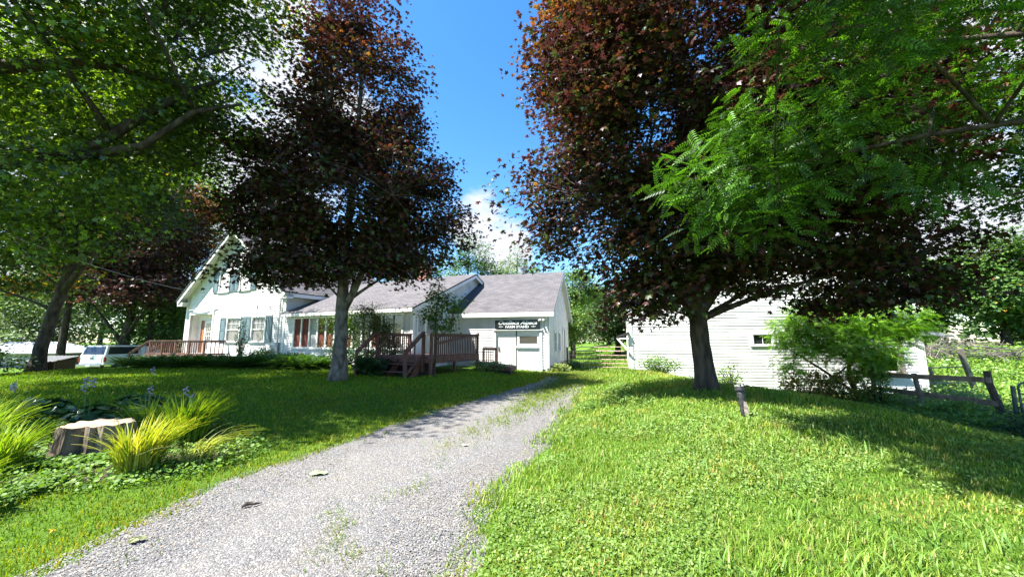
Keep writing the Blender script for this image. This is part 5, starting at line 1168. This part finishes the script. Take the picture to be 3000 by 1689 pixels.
# clover / ground ivy leaves on the bank and verge
def broad(name, label, x, y, s0, cols, wts, h0=.03, h1=.09, tm=ROUND, tilt=.45, mtl=None):
    n = len(x); ok = ~in_house(x, y); x = x[ok]; y = y[ok]; n = len(x)
    P = np.stack([x, y, G(x, y) + rng.uniform(h0, h1, n)], -1)
    nr = np.array([-.1, -.15, 1.0]) + tilt*rng.standard_normal((n, 3)); td = rng.standard_normal((n, 3))
    c = palette(n, cols, wts, .15) * (.85 + .3*vnoise(x, y, 1.5, 51))[:, None]
    return tag(leaves(name, mtl or GM, P, nr, td, s0(x, y, n), np.clip(c, .002, 1), tm), label, 'weeds', kind='stuff')
n = 90000; x, y = mk_right(n, 2.0, 15, 1.25, 1.35); k = (vnoise(x, y, 1.2, 61) + .35*vnoise(x, y, 5, 62) > .74) & (np.minimum(x - xl(y), xr(y) - x) < -.25); x = x[k]; y = y[k]
broad('ground_ivy', 'patches of round leaved ground ivy and clover through the bank grass', x, y, lambda x, y, n: (.009+.0022*y)*rng.uniform(.6, 1.5, n), [(.13, .215, .05), (.17, .27, .065), (.10, .17, .035), (.21, .3, .09)], [3, 3, 2, 1])
n = 40000; y = 2.4 + 4.6*rng.random(n)**1.1; x = -4.0 - .25*y - 5.5*rng.random(n)**1.2; k = (vnoise(x, y, 1.4, 63) > .34) & (x < xl(y) - .9); x = x[k]; y = y[k]
broad('verge_weeds', 'leafy low weeds along the verge in front of the stump bed', x, y, lambda x, y, n: (.022+.003*y)*rng.uniform(.6, 1.4, n), [(.12, .22, .04), (.16, .27, .06), (.08, .17, .03)], [3, 2, 2], .03, .12)

# longer arching weed grasses on the crest of the bank
pts = []
for k in range(60):
    t = rng.random(); cx, cy = (1.9 + 4.2*t + rng.normal()*.25, 9.3 - .8*t + rng.normal()*.25) if k < 28 else (2.0 + 4*rng.random(), 3 + 4*rng.random())
    pts.append(np.stack([cx + .1*rng.standard_normal(16), cy + .1*rng.standard_normal(16)], -1))
for cx, cy in [(1.75, 9.7), (2.0, 9.9), (2.35, 9.8), (4.55, 7.2), (5.0, 6.4), (4.4, 5.1), (3.0, 3.0), (1.6, 2.6), (2.2, 2.5), (2.7, 2.7), (1.2, 2.9), (3.5, 2.9)]:
    pts.append(np.stack([cx + .14*rng.standard_normal(40), cy + .14*rng.standard_normal(40)], -1))
pts = np.concatenate(pts); px_, py_ = pts[:, 0], pts[:, 1]; n = len(px_)
def arching(name, px_, py_, h, wd, lean, cols, wts, label=None, cat=None, parent=None, off=(0, 0, 0), outc=None, kind=None, mtl=None):
    n = len(px_); side = rng.standard_normal((n, 3)); side[:, 2] = 0
    if outc is not None:
        o_ = np.stack([px_-outc[0], py_-outc[1], np.zeros(n)], -1); fwd = unit(o_ + .35*rng.standard_normal((n, 3))*np.array([1, 1, 0])*np.maximum(.15, np.linalg.norm(o_, axis=1))[:, None]); side = np.stack([fwd[:, 1], -fwd[:, 0], np.zeros(n)], -1)
    else:
        side = unit(side); fwd = np.stack([-side[:, 1], side[:, 0], np.zeros(n)], -1)
    m_ = 7; T = []
    for i in range(m_):
        t = i/(m_-1); w_ = .5*(1 - t**2.2)*(.75 + .5*math.sin(t*2.6)) + .02; T.append((t, w_))
    V = np.zeros((n, 2*m_, 3)); base = np.stack([px_, py_, G(px_, py_)], -1) - np.array(off)
    for i, (t, w_) in enumerate(T):
        c = base + fwd*(h*lean*t**1.7)[:, None] + np.array([0, 0, 1])*(h*(t*1.15 - lean*.42*t**3))[:, None]
        V[:, 2*i] = c - side*(wd*w_)[:, None]; V[:, 2*i+1] = c + side*(wd*w_)[:, None] + np.array([0, 0, 1])*(wd*.15)[:, None]
    F = [(2*i, 2*i+1, 2*i+3, 2*i+2) for i in range(m_-1)]
    o = make_instanced(name, mtl or GM, V, F, 2*m_, palette(n, cols, wts, .14), parent)
    if label: tag(o, label, cat, kind=kind)
    return o
arching('arching_grass', px_, py_, rng.uniform(.08, .19, n), np.full(n, .007)+.0009*py_, rng.uniform(.4, 1.2, n), [(.14, .26, .05), (.2, .32, .07), (.1, .2, .035)], [3, 2, 2], 'taller arching grass blades along the crest and foot of the bank', 'grass', kind='stuff')

# daylily clumps round the stump
DLC = [(.16, .27, .025), (.22, .33, .03), (.11, .21, .02), (.30, .36, .05)]
def daylily(label, x, y, n, h, r, cols=DLC, wts=(3, 3, 2, 1), wd=.017, lean=(.22, .80)):
    ro = empty('daylily_clump', (x, y, g1(x, y)), 0, label, 'plant', 'daylily clumps round the stump')
    a = rng.uniform(0, 2*math.pi, n); q = r*rng.random(n)**.6
    arching('foliage', x + q*np.cos(a), y + q*np.sin(a), h*rng.uniform(.6, 1.15, n), np.full(n, wd)*rng.uniform(.7, 1.2, n), rng.uniform(*lean, n), cols, wts, parent=ro, off=(x, y, g1(x, y)), outc=(x-(.13 if x > -5.3 else 0), y)); return ro
YL = [(.34, .36, .05), (.27, .34, .04), (.42, .40, .09), (.18, .27, .03)]
daylily('yellowing daylily clump spraying to the right in front of the stump', -4.75, 5.15, 420, .62, .22, YL, (3, 3, 2, 1))
daylily('tall green daylily clump rising behind the stump on its right', -5.2, 6.4, 420, .72, .26)
daylily('green daylily clump close against the left side of the stump', -6.35, 4.95, 300, .58, .22)
daylily('wide bright daylily clump at the left edge of the frame', -7.3, 5.2, 480, .78, .34)
daylily('low upright daylily clump nearest the camera at the left edge', -5.25, 3.75, 240, .5, .17)
daylily('daylily clump at the frame edge just below the wide bright one', -6.1, 4.1, 320, .6, .24)
daylily('low flattened pale leaved clump spilling over the soil right of the yellow one', -4.3, 5.5, 130, .5, .14, [(.38, .40, .2), (.3, .36, .12)], (1, 1), .012, (.9, 1.4))
daylily('daylily clump half hidden behind the stump among the hostas', -6.1, 6.7, 200, .6, .22)
daylily('daylily clump behind the wide bright one near the left edge', -8.3, 6.2, 340, .7, .3)
a_ = rng.uniform(0, 2*math.pi, 9000); q_ = rng.random(9000)**.5; x = -6.5 + 2.9*q_*np.cos(a_); y = 6.0 + 1.7*q_*np.sin(a_) - .35*q_*np.cos(a_)
broad('bed_weeds', 'small leafy weeds filling the soil between the daylilies', x, y, lambda x, y, n: .04*rng.uniform(.5, 1.4, n), [(.13, .24, .04), (.18, .3, .06), (.09, .18, .03)], [3, 2, 2], .02, .12)
# hostas with lilac flower stalks
HM = leafmat('hosta_leaf', .25, .09, .3, (1.1, 1.2, .5)); LIL = mat('lilac_flower', (.42, .36, .52), .7, (.32, .27, .42), 20)
def hosta(label, x, y, n, r, hh, cols, stalks=0, ls=.16):
    ro = empty('hosta', (x, y, g1(x, y)), 0, label, 'plant', 'hostas behind the stump')
    a = rng.uniform(0, 2*math.pi, n); q = r*rng.random(n)**.5; P = np.stack([q*np.cos(a)*.6, q*np.sin(a)*.6, hh*(1-.55*(q/r)**2)*rng.uniform(.6, 1.05, n)], -1)
    out = np.stack([np.cos(a), np.sin(a), np.zeros(n)], -1)
    leaves('foliage', HM, P, np.array([0, 0, 1.]) + .5*out + .2*rng.standard_normal((n, 3)), out + np.array([0, 0, -.35]), ls*rng.uniform(.7, 1.3, n), palette(n, cols, [1]*len(cols), .15), ROUND, ro)
    for k in range(stalks):
        ax, ay = rng.uniform(-r*.5, r*.5, 2); h = rng.uniform(.62, .95); mb = MB(); mb.tube([(ax, ay, .1), (ax*1.2, ay*1.2, h*.6), (ax*1.5, ay*1.4, h)], [.006, .005, .003], 5); s_ = mb.build('flower_stalk', bpy.data.materials['stalk_green'] if 'stalk_green' in bpy.data.materials else mat('stalk_green', (.14, .2, .04), .6), ro)
        mb = MB()
        for i in range(7):
            aa = i*2.4; z = h - .12 + i*.022; d = Vector((math.cos(aa), math.sin(aa), -.35)).normalized(); p = Vector((ax*1.45, ay*1.38, z)); mb.tube([p, p+d*.022, p+d*.048], [.003, .009, .015], 5, cap=False)
        mb.build('blossoms', LIL, s_)
DG = [(.035, .085, .022), (.05, .11, .028), (.07, .14, .035)]
hosta('dark leaved hosta with lilac flowers behind the stump at the left', -7.6, 7.2, 150, .5, .4, DG, 3)
hosta('dark leaved hosta directly behind the stump', -6.9, 7.5, 150, .5, .36, DG, 1)
hosta('hosta with a pale lilac flower just right of the stump top', -5.6, 6.9, 130, .42, .40, [(.08, .16, .03), (.11, .2, .04)], 2)
hosta('shaded hosta furthest left in the flower bed', -9.3, 7.9, 150, .55, .4, DG, 2)
hosta('shaded hosta at the far back of the flower bed', -8.2, 8.7, 140, .5, .34, DG, 1)
mb = MB(); v_ = []; f_ = []; n_ = 40
for k in range(n_):
    a = 2*math.pi*k/n_; rx_ = 2.7*(1+.07*math.sin(5*a)+.05*math.sin(9*a)); ry_ = 1.5*(1+.06*math.sin(4*a))
    x_ = -6.5 + rx_*math.cos(a) - .3*math.sin(a); y_ = 6.1 + ry_*math.sin(a) - .35*math.cos(a)*1.0; v_.append((x_, y_))
rings = []
for s_ in (1, .85, .65, .4, .2):
    rings += [((x_+6.5)*s_-6.5, (y_-6.1)*s_+6.1, g1((x_+6.5)*s_-6.5, (y_-6.1)*s_+6.1)+(.012 if s_ < 1 else -.02)) for x_, y_ in v_]
f_ = [(i*n_+k, i*n_+(k+1) % n_, (i+1)*n_+(k+1) % n_, (i+1)*n_+k) for i in range(4) for k in range(n_)] + [tuple(4*n_+k for k in range(n_))]
mb.add(rings, f_); tag(mb.build('flower_bed', mat('bed_soil', (.05, .035, .025), .95, (.02, .015, .011), 12, 6, 1, 30)), kind='structure')

# fern row along the house front
FERN = [(.05, .11, .022), (.07, .145, .028), (.04, .085, .02)]
def frondy(name, label, spots, ls, cols, cat, kind=None, tmpl=PINN, per=11, mtl=LM_W, up=.6):
    P = []; O = []
    for (x, y, hh) in spots:
        a = rng.uniform(0, 2*math.pi, per); P.append(np.stack([x + .05*np.cos(a), y + .05*np.sin(a), g1(x, y) + hh*rng.uniform(.3, 1, per)], -1)); O.append(np.stack([np.cos(a), np.sin(a), up*rng.uniform(.2, 1.3, per)], -1))
    P = np.concatenate(P); O = np.concatenate(O); n = len(P); nr = np.cross(np.cross(O, np.array([0, 0, 1.])), O) + .15*rng.standard_normal((n, 3))
    c = palette(n, cols, [1]*len(cols), .18)
    return tag(leaves(name, mtl, P, nr, O, ls*rng.uniform(.7, 1.2, n), c, tmpl), label, cat, kind=kind)
sp = []
for k in range(420):
    t = rng.random(); a_, b_ = (-19.8, 20.2), (-8.2, 16.9); sp.append((a_[0]+(b_[0]-a_[0])*t + rng.normal()*.25, a_[1]+(b_[1]-a_[1])*t + rng.uniform(-.5, 1.0), .45*rng.uniform(.5, 1)))
frondy('fern_bed', 'dense dark bed of ferns along the front of the farmhouse', sp, .55, FERN, 'ferns', 'stuff')
def shrub(name, label, x, y, rx, ry, h, n, ls, cols, cat='shrub', tmpl=KITE, group=None, mtl=LM_B, z0=None, clump=60, base_h=0):
    b = (x, y, g1(x, y)); ro = empty(name, b, 0, label, cat, group)
    nc = max(6, n//clump); C = rng.standard_normal((nc, 3)); C /= np.linalg.norm(C, axis=1, keepdims=True); C *= rng.uniform(.5, 1, (nc, 1))
    C = C*np.array([rx, ry, h*.5]) + np.array([0, 0, h*.5 + base_h]); C[:, 2] = np.abs(C[:, 2])
    ci = rng.integers(0, nc, n); P = C[ci] + rng.standard_normal((n, 3))*np.array([rx, ry, h*.5])*.2; P[:, 2] = np.maximum(P[:, 2], .02)
    leaves('foliage', mtl, P, np.array([0, -.2, .8]) + .6*rng.standard_normal((n, 3)), unit(P - np.array([0, 0, h*.3])) + .5*rng.standard_normal((n, 3)), ls*rng.uniform(.6, 1.3, n), palette(n, cols, [1]*len(cols), .2), tmpl, ro)
    mb = MB()
    for c in C: mb.tube([(c[0]*.1, c[1]*.1, -.05), (c[0]*.5, c[1]*.5, c[2]*.6), tuple(c)], [.014, .009, .004], 4, cap=False)
    mb.build('stems', BARK, ro); return ro
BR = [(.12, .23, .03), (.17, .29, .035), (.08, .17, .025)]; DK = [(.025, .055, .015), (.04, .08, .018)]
shrub('sunlit_shrub', 'bright yellow green shrub below the electric meter on the house', -12.5, 19.6, .9, .6, .8, 1500, .12, BR)
shrub('sunlit_shrub', 'low bright shrub under the first porch windows', -10.4, 18.6, .9, .55, .6, 1200, .11, BR)
shrub('climbing_sapling', 'thin pale leaved sapling growing up between the two ground floor windows', -14.6, 20.9, .28, .22, 2.3, 420, .11, [(.13, .2, .05), (.17, .25, .07)], cat='sapling', clump=14)
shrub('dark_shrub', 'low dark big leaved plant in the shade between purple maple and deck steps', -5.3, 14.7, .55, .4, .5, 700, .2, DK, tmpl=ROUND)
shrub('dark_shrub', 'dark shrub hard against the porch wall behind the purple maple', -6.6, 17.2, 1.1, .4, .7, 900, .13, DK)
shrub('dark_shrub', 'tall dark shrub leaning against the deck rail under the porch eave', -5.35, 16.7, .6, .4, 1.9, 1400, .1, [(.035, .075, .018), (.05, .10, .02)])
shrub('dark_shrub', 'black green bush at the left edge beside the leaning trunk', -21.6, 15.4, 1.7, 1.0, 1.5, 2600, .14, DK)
shrub('variegated_shrub', 'pale edged bush at the foot of the ramp by the shed doors', -.98, 16.5, .75, .4, .42, 1500, .07, [(.12, .2, .06), (.2, .28, .12), (.08, .15, .04)])
shrub('yellow_shrub', 'small yellowing plant beside the shed door', -.2, 17.9, .35, .25, .3, 500, .07, [(.3, .32, .08), (.2, .28, .06)])
shrub('corner_weeds', 'yellow and green weeds at the right front corner of the shed', 2.35, 18.6, .55, .35, .4, 800, .08, [(.3, .33, .07), (.14, .22, .04)])
shrub('corner_bush', 'low blue green bush by the gate post on its left', 3.35, 21.0, .5, .4, .5, 700, .09, [(.07, .14, .04), (.1, .18, .05)])
shrub('goldenrod_patch', 'clump of tall weeds against the barn wall left of the maple trunk', 7.1, 18.6, .9, .4, .95, 1500, .10, BR)
shrub('wall_weeds', 'wispy weeds by the barn wall right of the maple trunk', 9.6, 17.2, .6, .35, 1.2, 520, .09, BR, clump=12)
shrub('wall_weeds', 'low grassy weeds under the barn window', 8.8, 17.8, 1.3, .3, .4, 900, .08, BR)
RB = [(.26, .11, .035), (.20, .16, .04), (.13, .2, .035), (.22, .26, .05)]
shrub('rusty_weed_thicket', 'rusty brown and green weed thicket below the walnut sapling', 11.2, 15.0, 1.0, .6, 1.35, 2400, .10, RB)
shrub('rusty_weed_thicket', 'tangled seed headed weeds between the brown thicket and the fence', 12.3, 14.6, .8, .6, 1.25, 2200, .10, [(.2, .24, .05), (.15, .23, .04), (.24, .17, .05)])
shrub('green_weed_thicket', 'tall green weeds at the left end of the board fence', 12.9, 13.9, .5, .5, 1.5, 1500, .09, BR)
shrub('green_weed_thicket', 'leafy weeds spilling below the lower fence board', 12.6, 11.4, .9, .55, .5, 1900, .09, BR)
shrub('green_weed_thicket', 'shiny green weeds at the foot of the dark fence post', 12.3, 10.4, .9, .5, .35, 1300, .08, BR)
shrub('green_weed_thicket', 'vines growing behind the wire mesh of the fence', 14.6, 13.2, .9, 1.3, .7, 2800, .10, BR)
shrub('green_weed_thicket', 'bramble mound in front of the barn doorway', 14.9, 15.5, 1.2, .5, .55, 1400, .10, [(.06, .12, .025), (.1, .18, .03)])
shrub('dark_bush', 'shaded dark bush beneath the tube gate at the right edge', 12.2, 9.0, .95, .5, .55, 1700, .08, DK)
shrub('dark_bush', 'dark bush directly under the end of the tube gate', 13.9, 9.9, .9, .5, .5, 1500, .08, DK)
def mk_meadow(n): 
    y = 13 + 24*rng.random(n)**1.2; x = 17 + (1.45*y-12)*rng.random(n); return x, y
x, y = mk_meadow(24000); k = vnoise(x, y, .5, 71) > .3; x = x[k]; y = y[k]
broad('meadow_weeds', 'bright leafy weeds covering the meadow right of the barn', x, y, lambda x, y, n: (.10+.004*y)*rng.uniform(.6, 1.4, n), BR+[(.25, .3, .05)], [3, 3, 2, .7], .05, .5, KITE, .6, LM_B)
x = 11.2 + 6*rng.random(9000); y = 9.5 + 6.5*rng.random(9000)
broad('fence_weeds', 'leafy ground cover around the foot of the board fence', x, y, lambda x, y, n: .09*rng.uniform(.6, 1.4, n), BR, [3, 3, 2], .03, .28, KITE, .6, LM_B)

# far belt of woods closing the skyline
n = 42000; x = -150 + 320*rng.random(n); yb = 78 + 14*np.sin(x*.05) + 8*np.sin(x*.13+1); ht = 7 + 4*vnoise(x, x*0, .11, 81) + 2.5*vnoise(x, x*0, .4, 82) + 5*ss(40, 120, -x) + 3*ss(50, 110, x)
u_ = rng.random(n)**.8; y = yb + 6*np.sqrt(np.maximum(0, 1-u_))*rng.standard_normal(n)*.5; P = np.stack([x, y, G(x, y) + ht*u_], -1)
v = vnoise(x, P[:, 2]*1.0, .35, 83)
wd_ = leaves('woods', LM_B, P, np.array([0, -.5, .8]) + .6*rng.standard_normal((n, 3)), rng.standard_normal((n, 3)), rng.uniform(.7, 1.5, n), palette(n, [(.09, .16, .04), (.12, .2, .05), (.06, .12, .035)], [1, 1, 1])*(.7+.6*v)[:, None], KITE)
tag(wd_, 'distant belt of green woodland closing the skyline', 'woodland', kind='stuff')
